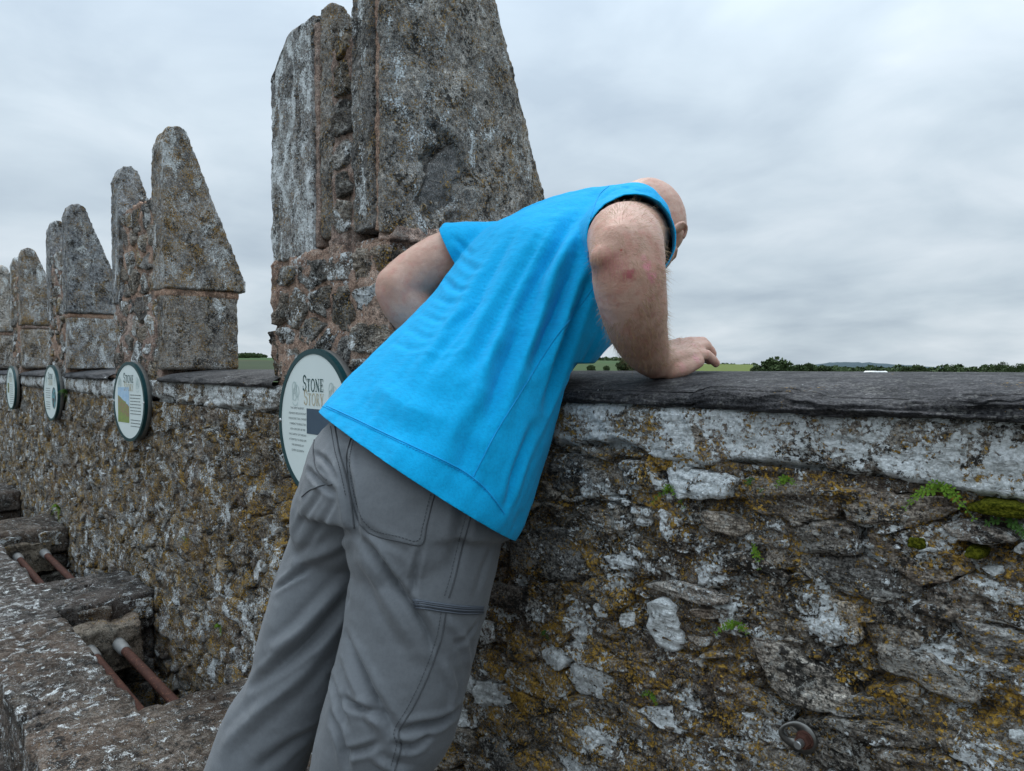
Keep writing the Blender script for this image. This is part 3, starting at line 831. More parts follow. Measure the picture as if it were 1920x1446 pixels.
# a broken-out hollow at its foot, patched with smooth grey cement
me = main.data; c = coords(me); n = normals(me)
hol = np.exp(-(((c[:, 1] - 0.155) / 0.085) ** 2 + ((c[:, 2] - 1.71) / 0.13) ** 2)) * (c[:, 0] > -1.47)
hol = np.clip((hol + fbm(c * 26, 4) * 0.45 - 0.42) * 3, 0, 1)
set_coords(me, c - np.array((1, 0, 0)) * (hol * 0.030)[:, None])
M_CEMENT = stone_material('grey_cement', (0.085, 0.084, 0.083), (0.145, 0.144, 0.142), (0.20, 0.199, 0.196), bump=0.5, specks=0.15, tint_=0.0, black=0.35)
v, f = stone_mesh([(.095, 1.605), (.164, 1.612), (.185, 1.65), (.190, 1.679), (.178, 1.72), (.216, 1.738), (.223, 1.78), (.199, 1.826), (.172, 1.807), (.135, 1.769), (.103, 1.718), (.080, 1.65)], 0.002, ((-1.4375, 0, 0), (0, 1, 0), (0, 0, 1), (1, 0, 0)), 72, 0.006, STONE_RINGS, 3.3, 1, 0.03, 0.3, 1.1)
add('cement_patch', mesh(v, f), big, M_CEMENT, True, (.22, .18, .5, 1))
rough_solid('mortar_joint', prism_u([(0.006, 1.58), (0.30, 1.58), (0.24, 2.4), (0.006, 2.4)], -1.503, -1.480), 0.006, big, M_PINK, (.15, .1, .45, 1), 0.003, 25, 0.002)
rough_solid('mortar_joint', prism_u([(0.008, 1.58), (0.24, 1.58), (0.10, 2.19), (0.008, 2.19)], -1.818, -1.792), 0.006, big, M_PINK, (.15, .2, .40, 1), 0.004, 25, 0.002)
rough_solid('mortar_core', prism_u([(0.012, 1.2), (0.30, 1.2), (0.29, 1.7), (0.12, 2.04), (0.012, 2.10)], -1.735, -1.595), 0.010, big, M_PINK, (.25, .2, .40, 1), 0.012, 16, 0.005)
rough_solid('mortar_core', prism_u([(0.003, 1.16), (0.44, 1.16), (0.44, 1.575), (0.003, 1.572)], -2.075, -1.445), 0.010, big, M_PINK, (.35, .25, .45, 1), 0.014, 13, 0.006)
rough_solid('mortar_fillet', loft([np.array([(-1.50, 0.0, 1.555), (-1.425, 0.01, 1.555), (-1.43, 0.02, 1.59), (-1.50, 0.02, 1.60)]), np.array([(-1.50, 0.48, 1.53), (-1.405, 0.48, 1.53), (-1.42, 0.46, 1.60), (-1.50, 0.46, 1.60)])]), 0.006, big, M_PINK, (.1, .05, .62, 1), 0.006, 22, 0.003)
fr = ((0, 0.016, 0), (1, 0, 0), (0, 0, 1), (0, -1, 0))
z = 1.60
for w_, h_, col in ((.095, .085, (.45, .3, .6)), (.085, .06, (.1, .1, .30)), (.075, .08, (.5, .3, .65)), (.10, .09, (.15, .3, .35)), (.09, .09, (.2, .5, .3)), (.10, .07, (.3, .5, .35))):
    cu = -1.663 + random.uniform(-.006, .006)
    p = [(cu - w_ / 2, z + .004), (cu + w_ / 2, z), (cu + w_ / 2 - .004, z + h_ * .9), (cu, z + h_), (cu - w_ / 2 + .006, z + h_ * .86)]
    v, f = stone_mesh(p, 0.014, fr, 40, 0.006, STONE_RINGS, z * 7, 1); add('stone', mesh(v, f), big, M_RUBBLE, True, (*col, 1)); z += h_ + 0.009
fr2 = ((0, 0.006, 0), (1, 0, 0), (0, 0, 1), (0, -1, 0))
face_stones(big, fr2, -2.085, -1.45, 1.20, 1.545, 0.095, 1.35, 0.010, 0.007, (.42, .35, .45), 32)
frR = ((-1.447, 0, 0), (0, 1, 0), (0, 0, 1), (1, 0, 0))
for a0, a1, b0, b1, col in ((.01, .085, 1.455, 1.535, (.1, .2, .12)), (.10, .19, 1.43, 1.53, (.15, .45, .22)), (.20, .43, 1.47, 1.545, (.45, .2, .6)), (.02, .16, 1.345, 1.44, (.5, .2, .5)), (.17, .30, 1.34, 1.42, (.3, .2, .3)), (.31, .43, 1.34, 1.46, (.3, .2, .4)), (.02, .2, 1.25, 1.335, (.3, .3, .4)), (.21, .43, 1.25, 1.33, (.2, .3, .4))):
    p = [(a0, b0), (a1, b0 + .006), (a1 - .008, b1), (a0 + .006, b1 - .004)]
    v, f = stone_mesh(p, 0.018, frR, 32, 0.006, STONE_RINGS, a0 * 31 + b0, 2); add('stone', mesh(v, f), big, M_RUBBLE, True, (*col, 1))

# ------------------------------------------------------------------ ledge over the machicolation openings
ledge = thing('stone_ledge', 'dark worn stone ledge with square openings along the foot of the wall', 'ledge')
def slab_top(name, u0, u1, v0, v1, z0, z1, vox, col, amp=0.010):
    return rough_solid(name, box(u0, u1, v0, v1, z0, z1), vox, ledge, M_LEDGE, col, amp, 8, 0.0035, 0.03, 2)
uu = 3.6
for L in (1.5, 1.5, 1.05, 0.95, 0.9, 0.85, 0.9, 0.95, 1.0, 1.2, 1.6):
    near = -4.2 < uu - L < -1.2
    slab_top('edge_slab', uu - L, uu - 0.003, -0.625, -0.362, -0.05, ZL + random.uniform(-.006, .006), 0.010 if near else 0.022, rcol(.43, .15, .38, .05, .05, .05))
    uu -= L
for u0, u1 in ((-2.145, -1.30), (-3.70, -3.23), (-5.42, -4.92), (-7.2, -6.6), (-1.29, 0.6), (1.2, 1.7)):
    vox = 0.012 if u0 > -4 else 0.022
    slab_top('cross_slab', u0, u1, -0.375, -0.012, 0.15, ZL + 0.004, vox, rcol(.30, .18, .32, .05, .05, .05))
    slab_top('corbel', u0 + 0.02, u1 - 0.025, -0.375, -0.01, -1.2, 0.148, vox, rcol(.25, .25, .45, .05))
# pale mortar pads that hold the bars, and lichen-spotted stones on the near face of each pier
M_PAD = stone_material('grey_mortar', (0.085, 0.075, 0.06), (0.17, 0.152, 0.125), (0.26, 0.24, 0.205), bump=0.7, specks=0.2, black=0.8)
for u1, u2 in ((-3.23, -3.075), (-4.92, -4.895)):
    o = rough_solid('mortar_pad', box(u1 - 0.06, u2, -0.352, -0.10, 0.055, 0.232), 0.008, ledge, M_PAD, (.1, .25, .5, 1), 0.016, 12, 0.004, 0.03, 3)
    frE = ((u1 - 0.006, 0, 0), (0, 1, 0), (0, 0, 1), (1, 0, 0))
    face_stones(ledge, frE, -0.355, -0.02, 0.20, 0.285, 0.07, 2.0, 0.006, 0.008, (.4, .5, .25), 22)
    face_stones(ledge, frE, -0.35, -0.02, -0.5, 0.03, 0.13, 1.5, 0.008, 0.010, (.2, .3, .3), 18)
# pebbles in the worn surface
peb = []
for _ in range(420):
    if random.random() < .7: u, v = random.uniform(-3.6, -1.25), random.uniform(-0.61, -0.39)
    else: u, v = random.choice([random.uniform(-2.1, -1.5), random.uniform(-3.68, -3.26)]), random.uniform(-0.36, -0.03)
    s = random.choice([.003, .004, .006, .008, .011]); th = np.linspace(0, 2 * np.pi, 7, endpoint=False); a = random.uniform(-.5, .5)
    q = [(u + s * 1.6 * math.cos(t), v + s * math.sin(t + a)) for t in th]
    peb.append(stone_mesh(q, s * 0.3, ((0, 0, ZL), (1, 0, 0), (0, 1, 0), (0, 0, 1)), 10, 0.001, (0, .6, .9, 1.0), u * 5, 1))
add('pebbles', mesh(*merge(peb)), ledge, M_LEDGE, True, (.35, .05, .55, 1), 'stuff')

def rust_mat():
    m, nt = new_mat('rusty_iron'); s = NT(nt); P = s.pos()
    c = s.mix(s.noise(P, 35, 5, 0.65), (0.035, 0.017, 0.013), (0.125, 0.050, 0.036))
    c = s.mix(s.step(s.noise(P, 110, 4, 0.6), 0.55, 0.7), c, (0.22, 0.10, 0.06))
    s.done(c, 0.8, s.bump(s.noise(P, 160, 4, 0.6), 0.003, 0.6), 0.25); return m
M_RUST = rust_mat()
M_COLLAR = simple('grey_lead', (0.27, 0.27, 0.265), 0.6, 0.3, nscale=60, namp=0.3, bump=0.003)
BARS = [(-3.07, -2.10, -0.292, 0.17, 0.17, 'left rusty bar across the nearest opening, beside the ledge edge'),
        (-3.07, -2.10, -0.192, 0.17, 0.17, 'right rusty bar across the nearest opening, nearer the wall'),
        (-4.89, -3.66, -0.272, 0.17, 0.17, 'left rusty bar across the second opening back'),
        (-4.89, -3.66, -0.142, 0.17, 0.17, 'right rusty bar across the second opening back')]
for i, (u0, u1, v_, z0, z1, lab) in enumerate(BARS):
    t = thing('iron_bar', lab, 'bar', 'rusty iron bars across the openings', (u0, v_, z0))
    dv = -0.015 if i % 2 == 0 else -0.012
    dz = min(z1 - z0, 0.0)
    v, f = tube([(0, 0, 0), ((u1 - u0) / 2, 0, 0.002), (u1 - u0, 0, 0)], [0.0165] * 3, 16, 14)
    add('rod', mesh(v, f), t, M_RUST)
    v, f = tube([(-0.02, 0, 0), (0.03, 0, 0), (0.085, 0, 0)], [0.024, 0.0235, 0.022], 18)
    add('collar', mesh(v, f), t, M_COLLAR)

# ------------------------------------------------------------------ the man leaning over the wall
man = thing('person', 'bald man in bright blue t-shirt and grey trousers leaning over the wall', 'person', None, (-1.1, -0.35, 0.10))
MANLOC = np.array((-1.1, -0.35, 0.10))
def put(name, me, parent, mat, smooth=True, color=None):
    """Link a mesh given in world coordinates under parent, whose origin is the man's."""
    me.transform(Matrix.Translation(-Vector(MANLOC)))
    return add(name, me, parent, mat, smooth, color)
RING_N = 48
def ell(c, a, b, n=RING_N, sq=0.0):
    th = np.linspace(0, 2 * np.pi, n, endpoint=False)
    ca, sa = np.cos(th), np.sin(th)
    if sq: # squarer section
        p = 1 - sq; ca = np.sign(ca) * np.abs(ca) ** p; sa = np.sign(sa) * np.abs(sa) ** p
    return np.array(c) + ca[:, None] * np.array(a) + sa[:, None] * np.array(b)
def ring_loft(rs, steps, sq=0.0, scale=1.0):
    q = spline([np.concatenate(r) for r in rs], steps)
    return loft([ell(r[:3], r[3:6] * scale, r[6:9] * scale, RING_N, sq) for r in q])
TORSO_RINGS = [((-1.063,-0.197,1.058),(0.244,-0.032,-0.054),(0.000,-0.151,0.090)),
    ((-1.044,-0.159,1.122),(0.232,-0.029,-0.051),(-0.000,-0.145,0.084)),
    ((-1.025,-0.121,1.189),(0.214,-0.023,-0.036),(0.000,-0.129,0.082)),
    ((-1.013,-0.076,1.252),(0.196,-0.020,-0.026),(0.000,-0.110,0.085)),
    ((-1.000,-0.030,1.306),(0.191,-0.022,-0.026),(0.000,-0.104,0.087)),
    ((-0.988,0.015,1.361),(0.196,-0.025,-0.029),(-0.000,-0.106,0.091)),
    ((-0.972,0.064,1.416),(0.199,-0.037,-0.037),(0.000,-0.103,0.101)),
    ((-0.948,0.121,1.469),(0.169,-0.038,-0.033),(-0.000,-0.081,0.093)),
    ((-0.928,0.174,1.512),(0.138,-0.027,-0.020),(0.000,-0.059,0.080)),
    ((-0.913,0.236,1.553),(0.105,-0.017,-0.012),(0.000,-0.042,0.062))]
PELVIS_RINGS = [((-1.044,-0.159,1.134),(0.175,-0.010,-0.046),(-0.004,0.127,-0.043)),
    ((-1.057,-0.174,1.090),(0.196,-0.011,-0.048),(-0.006,0.139,-0.056)),
    ((-1.067,-0.193,1.050),(0.220,-0.004,-0.033),(-0.006,0.154,-0.059)),
    ((-1.069,-0.205,1.010),(0.225,0.004,-0.003),(-0.004,0.163,-0.037)),
    ((-1.068,-0.212,0.968),(0.222,0.005,0.008),(-0.003,0.162,-0.027))]
RIGHT_LEG_RINGS = [((-1.008,-0.182,1.025),(0.122,0.012,0.028),(0.000,0.109,-0.048)),
    ((-0.990,-0.210,0.962),(0.126,0.006,0.018),(0.000,0.114,-0.040)),
    ((-0.983,-0.235,0.872),(0.122,0.001,0.005),(0.000,0.112,-0.030)),
    ((-0.983,-0.252,0.804),(0.116,-0.001,-0.002),(-0.000,0.106,-0.028)),
    ((-0.986,-0.273,0.728),(0.114,-0.002,-0.007),(0.000,0.104,-0.030)),
    ((-0.992,-0.288,0.675),(0.111,-0.007,-0.024),(-0.000,0.104,-0.031)),
    ((-1.014,-0.307,0.613),(0.098,-0.006,-0.028),(0.000,0.095,-0.021)),
    ((-1.038,-0.322,0.520),(0.088,-0.004,-0.028),(0.000,0.087,-0.013)),
    ((-1.094,-0.344,0.367),(0.082,-0.003,-0.022),(-0.000,0.080,-0.011)),
    ((-1.139,-0.371,0.157),(0.076,-0.002,-0.016),(0.000,0.073,-0.009))]
LEFT_LEG_RINGS = [((-1.197,-0.225,1.041),(0.103,-0.005,-0.030),(0.000,0.101,-0.015)),
    ((-1.218,-0.235,0.970),(0.095,-0.004,-0.016),(0.000,0.089,-0.021)),
    ((-1.224,-0.260,0.890),(0.094,-0.002,-0.004),(0.000,0.084,-0.029)),
    ((-1.228,-0.297,0.793),(0.091,-0.002,-0.004),(0.000,0.082,-0.029)),
    ((-1.233,-0.320,0.724),(0.089,-0.003,-0.011),(-0.000,0.082,-0.023)),
    ((-1.247,-0.338,0.644),(0.083,-0.007,-0.024),(0.000,0.079,-0.023)),
    ((-1.283,-0.365,0.568),(0.085,-0.008,-0.027),(0.000,0.081,-0.026)),
    ((-1.302,-0.389,0.483),(0.091,-0.007,-0.021),(-0.000,0.085,-0.027)),
    ((-1.328,-0.421,0.391),(0.086,-0.005,-0.013),(-0.000,0.077,-0.032)),
    ((-1.342,-0.485,0.248),(0.077,-0.006,-0.017),(0.000,0.071,-0.025)),
    ((-1.412,-0.538,0.053),(0.074,-0.007,-0.025),(-0.000,0.072,-0.020))]
def part_union(parts, voxel, smooth):
    me = mesh(*merge(parts)); fix_normals(me)
    o = bpy.data.objects.new('tmp', me); COL.objects.link(o)
    me = remesh(o, voxel, smooth)
    bpy.data.objects.remove(o)
    return me
def bvh_of(me):
    return BVHTree.FromPolygons([tuple(v.co) for v in me.vertices], [tuple(p.vertices) for p in me.polygons])
def on_surface(bvh, pts, n=None, lift=0.0):
    """Points of a traced line, found on the cloth by looking along the line of sight."""
    p = np.asarray(pts, float)
    if n: p = spline(p, n)
    out = []
    for x, y in p:
        hit = bvh.ray_cast(EYE, sight(x, y).normalized())
        if hit[0] is not None: out.append(np.array(hit[0] + hit[1] * lift))
    return np.array(out) if out else np.zeros((0, 3))
def crease(me, bvh, lines):
    """lines: (points, width, depth): depth < 0 presses a valley, > 0 raises a ridge; tapering at both ends."""
    c = coords(me); n = normals(me); d = np.zeros(len(c), np.float32)
    for pts, w, dep in lines:
        q = on_surface(bvh, pts, 40)
        if len(q) < 4: continue
        t = np.linspace(0, 1, len(q)); amp = np.sin(np.pi * np.clip(t, 0.02, 0.98)) ** 0.6
        lo, hi = q.min(0) - 3 * w, q.max(0) + 3 * w
        sel = np.all((c > lo) & (c < hi), axis=1); idx = np.nonzero(sel)[0]
        if not len(idx): continue
        D = np.linalg.norm(c[idx][:, None, :] - q[None], axis=2); k = D.argmin(1); dm = D[np.arange(len(idx)), k]
        g = np.exp(-(dm / w) ** 1.35) - 0.45 * np.exp(-((dm - 1.7 * w) / (0.9 * w)) ** 2)
        d[idx] += dep * amp[k] * g
    set_coords(me, c + n * d[:, None])

# ---- T-shirt: torso and sleeves, joined, then opened at hem, sleeves and neck
S_R0, S_R1 = np.array((-0.86, 0.135, 1.475)), np.array((-0.7265, 0.010, 1.464))
L_R0, L_R1 = np.array((-1.08, 0.09, 1.475)), np.array((-1.205, -0.012, 1.482))
t_rings = TORSO_RINGS + [((-0.908, 0.270, 1.572), (0.082, -0.012, -0.010), (0.0, -0.033, 0.052))]
lower = np.array(t_rings[0][0]) - (np.array(t_rings[1][0]) - np.array(t_rings[0][0])) * 0.02
shirt_parts = [ring_loft(t_rings, 40, 0.10)]
shirt_parts.append(tube([(-1.16, 0.10, 1.475), (-1.06, 0.13, 1.505), (-0.93, 0.16, 1.515), (-0.826, 0.120, 1.488)], [0.070, 0.088, 0.092, 0.085], 24, 14))
dR = S_R1 - S_R0; dR /= np.linalg.norm(dR); dL = L_R1 - L_R0; dL /= np.linalg.norm(dL)
def cone(p0, p1, r0, r1, n=36, squash=1.0):
    d = (p1 - p0) / np.linalg.norm(p1 - p0); a = np.cross(d, (0, 0, 1)); a /= np.linalg.norm(a); b = np.cross(a, d)
    th = np.linspace(0, 2 * np.pi, n, endpoint=False)
    return loft([(p0 + (p1 - p0) * t) + (r0 + (r1 - r0) * t) * (np.cos(th)[:, None] * a * squash + np.sin(th)[:, None] * b) for t in np.linspace(0, 1, 8)])
shirt_parts.append(cone(S_R0, S_R1, 0.097, 0.0735))
shirt_parts.append(cone(L_R0, L_R1, 0.085, 0.070))
sh = part_union(shirt_parts, 0.0048, 5)
# fold lines
b0 = bvh_of(sh)
SHIRT_FOLDS = [
 ([(1075, 405), (1040, 460), (1000, 530), (950, 620)], 0.0136, -0.0189),
 ([(1035, 420), (985, 500), (930, 600), (880, 690)], 0.0119, -0.0109),
 ([(1010, 540), (965, 640), (935, 720), (915, 800)], 0.0145, -0.0189),
 ([(1085, 470), (1060, 540), (1030, 620), (1000, 690)], 0.0119, -0.0189),
 ([(1104, 520), (1080, 590), (1050, 680), (1025, 760)], 0.0102, -0.0172),
 ([(1130, 610), (1095, 680), (1060, 740)], 0.0085, -0.0043),
 ([(1112, 590), (1075, 680), (1035, 770), (1000, 850)], 0.0076, 0.0029),
 ([(960, 440), (915, 520), (860, 620), (800, 700)], 0.0153, -0.0109),
 ([(880, 600), (850, 640), (812, 690)], 0.0085, 0.0043),
 ([(900, 560), (870, 590), (835, 625)], 0.0068, -0.0033),
 ([(786, 585), (812, 598), (838, 604)], 0.0068, -0.0029),
 ([(812, 556), (838, 566), (862, 568)], 0.0068, -0.0032),
 ([(760, 612), (786, 628), (812, 634)], 0.0068, -0.0026),
 ([(735, 640), (765, 652), (790, 655)], 0.0068, -0.0020),
 ([(830, 520), (850, 540), (880, 545)], 0.0068, -0.0048),
 ([(770, 655), (830, 662), (880, 655)], 0.0068, 0.0014),
 ([(860, 480), (880, 500), (905, 505)], 0.0076, -0.0038),
 ([(985, 860), (965, 920), (945, 975)], 0.0085, 0.0038),
 ([(1000, 800), (970, 880), (950, 950)], 0.0093, -0.0101),
 ([(900, 760), (880, 830), (870, 880)], 0.0153, -0.0095),
 ([(1190, 352), (1150, 358), (1118, 385)], 0.0068, -0.0033),
 ([(1225, 360), (1185, 362), (1140, 372)], 0.0068, -0.0020),
 ([(1245, 372), (1225, 385), (1190, 372)], 0.0059, 0.0016),
 ([(850, 445), (870, 465), (885, 480)], 0.0068, -0.0038),
 ([(700, 720), (760, 760), (840, 790)], 0.0204, 0.0057)]
crease(sh, b0, SHIRT_FOLDS)
c = coords(sh); n = normals(sh)
sp = np.array((0.1, 0.55, 0.83)); sp /= np.linalg.norm(sp)
lat = np.array((1.0, 0, 0)); 
q = np.c_[c @ lat * 16, c @ sp * 3.5, c @ np.cross(lat, sp) * 16]
set_coords(sh, c + n * (fbm(q, 3) * 0.0042 + fbm(c * 34, 4) * 0.0017)[:, None])
c = coords(sh); n = normals(sh)
hd = np.abs((c - np.array(TORSO_RINGS[0][0])) @ sp)
set_coords(sh, c + n * (np.exp(-(hd / 0.05) ** 2) * (fbm(np.c_[c[:, 0] * 9, c[:, 1] * 9, c[:, 2] * 9], 3) * 0.010))[:, None])
# belly and chest give way against the wall
c = coords(sh)
ins = (c[:, 1] > -0.04) & (c[:, 2] < 1.258)
push_out = c[:, 1] + 0.04; push_up = 1.258 - c[:, 2]
side = ins & (push_out < push_up); top = ins & ~side
c[side, 1] = -0.04; c[top, 2] = 1.258
set_coords(sh, c)
# open the ends
bm = bmesh.new(); bm.from_mesh(sh); bm.normal_update()
hem_c = np.array(TORSO_RINGS[0][0]); hem_n = np.cross(np.array(TORSO_RINGS[0][1]), np.array(TORSO_RINGS[0][2])); hem_n /= np.linalg.norm(hem_n)
if hem_n @ (np.array(TORSO_RINGS[3][0]) - hem_c) > 0: hem_n = -hem_n
nk_c, nk_n = np.array((-0.905, 0.275, 1.575)), np.array((0.15, 0.85, 0.5)); nk_n /= np.linalg.norm(nk_n)
def trim(bm, co, no, radius, inner=0.0):
    """Cut the cloth off cleanly beyond a plane, near co."""
    geom = [g for g in bm.faces if (np.array(g.calc_center_median()) - co) @ no > -0.03 and np.linalg.norm(np.array(g.calc_center_median()) - co) < radius]
    es = {e for g in geom for e in g.edges}; vs = {v for g in geom for v in g.verts}
    bmesh.ops.bisect_plane(bm, geom=list(geom) + list(es) + list(vs), plane_co=co, plane_no=no, dist=1e-5)
    gone = [g for g in bm.faces if (np.array(g.calc_center_median()) - co) @ no > 0 and np.linalg.norm(np.array(g.calc_center_median()) - co) < radius]
    bmesh.ops.delete(bm, geom=gone, context='FACES')
trim(bm, hem_c - hem_n * 0.006, hem_n, 0.6)
trim(bm, S_R1 - dR * 0.006, dR, 0.088)
nL = dL + np.array((0, 0, -0.55)); nL /= np.linalg.norm(nL)
trim(bm, L_R1 + np.array((0, 0, 0.045)) - dL * 0.004, nL, 0.13)
trim(bm, nk_c - nk_n * 0.004, nk_n, 0.10)
# keep the largest piece
bm.to_mesh(sh); bm.free()
M_SHIRT, nt = new_mat('blue_cotton'); s = NT(nt); P = s.pos()
cc_ = s.mix(s.noise(P, 420, 3, 0.7), (0.0015, 0.345, 0.70), (0.004, 0.455, 0.82))
cc_ = s.mix(s.math('MULTIPLY', s.step(s.noise(s.pos((0.10, 1, 1)), 300, 3, 0.7), 0.40, 0.66), 0.50), cc_, (0.002, 0.275, 0.58))
cc_ = s.mix(s.math('MULTIPLY', s.step(s.noise(s.pos((1, 4, 4)), 180, 4, 0.7), 0.56, 0.75), 0.35), cc_, (0.015, 0.50, 0.83))
hb = s.math('ADD', s.noise(P, 900, 2, 0.6), s.math('MULTIPLY', s.noise(P, 45, 4, 0.6), 1.6))
s.done(cc_, 0.88, s.bump(hb, 0.0013, 0.55), spec=0.15, Sheen_Weight=0.06, Sheen_Roughness=0.5)
M_THREAD_B = simple('blue_thread', (0.003, 0.33, 0.68), 0.8)
SHIRT_BVH = bvh_of(sh)
shirt = put('t_shirt', sh, man, M_SHIRT)
so = shirt.modifiers.new('thick', 'SOLIDIFY'); so.thickness = 0.0022; so.offset = -1.0; so.use_even_offset = False
sm = shirt.modifiers.new('soft', 'SUBSURF'); sm.levels = 1; sm.render_levels = 1
def seam(name, pts, bvh, parent, mat, r=0.0011, lift=0.0006, n=60, loc=MANLOC):
    q = on_surface(bvh, pts, n, lift)
    if len(q) < 4: return None
    v, f = tube(q, [r] * len(q), 6)
    return put(name, mesh(v, f), parent, mat)
def stitches(name, pts, bvh, parent, mat, L=0.0035, r=0.0006, n=200, lift=0.0007):
    q = on_surface(bvh, pts, n, lift); parts = []
    if len(q) < 4: return None
    d = np.r_[0, np.cumsum(np.linalg.norm(np.diff(q, axis=0), axis=1))]
    for s0 in np.arange(0, d[-1] - L, L * 1.6):
        a = [np.interp(s0 + L * k, d, q[:, i]) for k in (0,) for i in range(3)]; b = [np.interp(s0 + L, d, q[:, i]) for i in range(3)]
        parts.append(tube([a, b], [r, r], 4, None, False))
    o = put(name, mesh(*merge(parts)), parent, mat); return o
seam('side_seam', [(1115, 536), (1080, 585), (1043, 632), (1010, 682), (980, 730), (952, 775), (925, 820), (905, 860), (888, 893)], SHIRT_BVH, shirt, M_THREAD_B, 0.0008)
seam('armhole_seam', [(1142, 349), (1124, 366), (1112, 395), (1105, 430), (1103, 470), (1104, 500)], SHIRT_BVH, shirt, M_THREAD_B, 0.0008)
HEM = [(603, 757), (650, 778), (700, 802), (750, 826), (800, 849), (840, 868), (880, 891), (915, 922), (945, 962)]
seam('hem_seam', HEM, SHIRT_BVH, shirt, M_THREAD_B, 0.0009)
stitches('hem_stitching', [(x + 2, y + 5) for x, y in HEM], SHIRT_BVH, shirt, M_THREAD_B)

# ---- trousers
tr_parts = [ring_loft(PELVIS_RINGS, 20, 0.05), ring_loft(RIGHT_LEG_RINGS, 44), ring_loft(LEFT_LEG_RINGS, 44)]
tr_parts.append(ellipsoid((-0.985, -0.255, 0.985), ((0.118, 0, 0), (0, 0.100, 0.0), (0, 0.02, 0.118))))
tr_parts.append(ellipsoid((-1.185, -0.262, 0.985), ((0.105, 0, 0), (0, 0.092, 0.0), (0, 0.02, 0.115))))
tr = part_union(tr_parts, 0.0058, 6)
b0 = bvh_of(tr)
TR_FOLDS = [
 ([(668, 1000), (700, 1040), (735, 1095)], .008, -.006),
 ([(672, 985), (715, 1010), (770, 1040)], .007, -.004),
 ([(610, 910), (575, 960), (552, 1000)], .008, -.005),
 ([(630, 930), (600, 985), (560, 1040)], .007, -.005),
 ([(925, 1010), (905, 1070), (890, 1120)], .008, -.004),
 ([(900, 1160), (880, 1190), (850, 1210)], .006, -.005),
 ([(640, 850), (648, 890), (658, 940), (664, 1000)], 0.0099, -0.0225),
 ([(655, 1120), (600, 1185), (540, 1235), (470, 1288)], 0.0099, -0.0192),
 ([(648, 1090), (600, 1140), (552, 1190), (505, 1222)], 0.0107, 0.0124),
 ([(582, 1062), (545, 1085), (517, 1105)], 0.0061, -0.0112),
 ([(660, 1010), (600, 1040), (545, 1060)], 0.0107, 0.0090),
 ([(576, 880), (600, 905), (628, 925)], 0.0055, -0.0135),
 ([(590, 850), (615, 870), (635, 905)], 0.0049, -0.0112),
 ([(640, 1180), (560, 1270), (480, 1340), (420, 1400)], 0.0138, 0.0112),
 ([(595, 1370), (540, 1400), (480, 1446)], 0.0122, -0.0090),
 ([(684, 1018), (720, 1065), (762, 1120), (800, 1180), (812, 1225)], 0.0067, -0.0146),
 ([(672, 1040), (710, 1095), (750, 1160), (790, 1230)], 0.0122, 0.0100),
 ([(650, 1190), (672, 1240), (705, 1310), (745, 1372)], 0.0073, -0.0168),
 ([(640, 1215), (660, 1270), (690, 1330), (725, 1385)], 0.0073, 0.0100),
 ([(645, 1308), (662, 1322), (690, 1330), (722, 1346)], 0.0055, -0.0180),
 ([(620, 1270), (636, 1320), (648, 1360)], 0.0067, -0.0135),
 ([(752, 1370), (785, 1362), (830, 1352), (862, 1330)], 0.0061, -0.0203),
 ([(740, 1395), (775, 1400), (803, 1380)], 0.0055, -0.0158),
 ([(645, 1412), (675, 1408), (712, 1394)], 0.0055, -0.0135),
 ([(620, 1340), (640, 1390), (650, 1440)], 0.0073, -0.0135),
 ([(700, 1420), (735, 1440), (770, 1446)], 0.0061, 0.0112),
 ([(840, 1160), (870, 1200), (880, 1250)], 0.0073, 0.0067),
 ([(830, 1240), (850, 1290), (846, 1330)], 0.0073, 0.0090),
 ([(790, 1025), (778, 1075), (774, 1118)], 0.0049, -0.0090),
 ([(880, 930), (860, 1010), (845, 1080)], 0.0122, -0.0067)]
crease(tr, b0, TR_FOLDS)
c = coords(tr); n = normals(tr)
set_coords(tr, c + n * (fbm(c * np.array((9, 9, 6)), 3) * 0.0035 + fbm(c * 26, 4) * 0.0016 + fbm(c * np.array((17, 17, 30)) + 3, 3, ridged=True) * 0.0012)[:, None])
c = coords(tr); c[:, 1] = np.minimum(c[:, 1], -0.046); set_coords(tr, c)
M_TROUSER, nt = new_mat('grey_nylon_cloth'); s = NT(nt); P = s.pos()
tc = s.mix(s.noise(P, 700, 2, 0.6), (0.126, 0.136, 0.148), (0.160, 0.171, 0.184))
tc = s.mix(s.math('MULTIPLY', s.step(s.noise(P, 170, 4, 0.7), 0.42, 0.62), 0.5), tc, (0.118, 0.127, 0.139))
hb = s.math('ADD', s.noise(P, 1300, 2, 0.6), s.math('MULTIPLY', s.noise(P, 55, 4, 0.6), 1.3))
s.done(tc, 0.62, s.bump(hb, 0.0010, 0.45), spec=0.35, Sheen_Weight=0.15)
M_THREAD_G = simple('dark_thread', (0.070, 0.074, 0.080), 0.8)
TR_BVH = bvh_of(tr)
trousers = put('trousers', tr, man, M_TROUSER)
sm = trousers.modifiers.new('soft', 'SUBSURF'); sm.levels = 1; sm.render_levels = 1
POCKET = [(662, 810), (652, 845), (650, 880), (656, 925), (669, 970), (682, 990), (702, 1004), (745, 1014), (790, 1021), (800, 985), (811, 940), (823, 898)]
seam('back_pocket_seam', POCKET, TR_BVH, trousers, M_THREAD_G, 0.0012)
stitches('back_pocket_stitching', [(x + dx, y + dy) for (x, y), (dx, dy) in zip(POCKET, [(6, 0), (6, 0), (6, 0), (6, -3), (6, -5), (5, -7), (3, -8), (1, -8), (-7, -7), (-7, 0), (-7, 0), (-7, 0)])], TR_BVH, trousers, M_THREAD_G)
SIDE = [(888, 948), (878, 985), (866, 1030), (854, 1080), (842, 1120)]
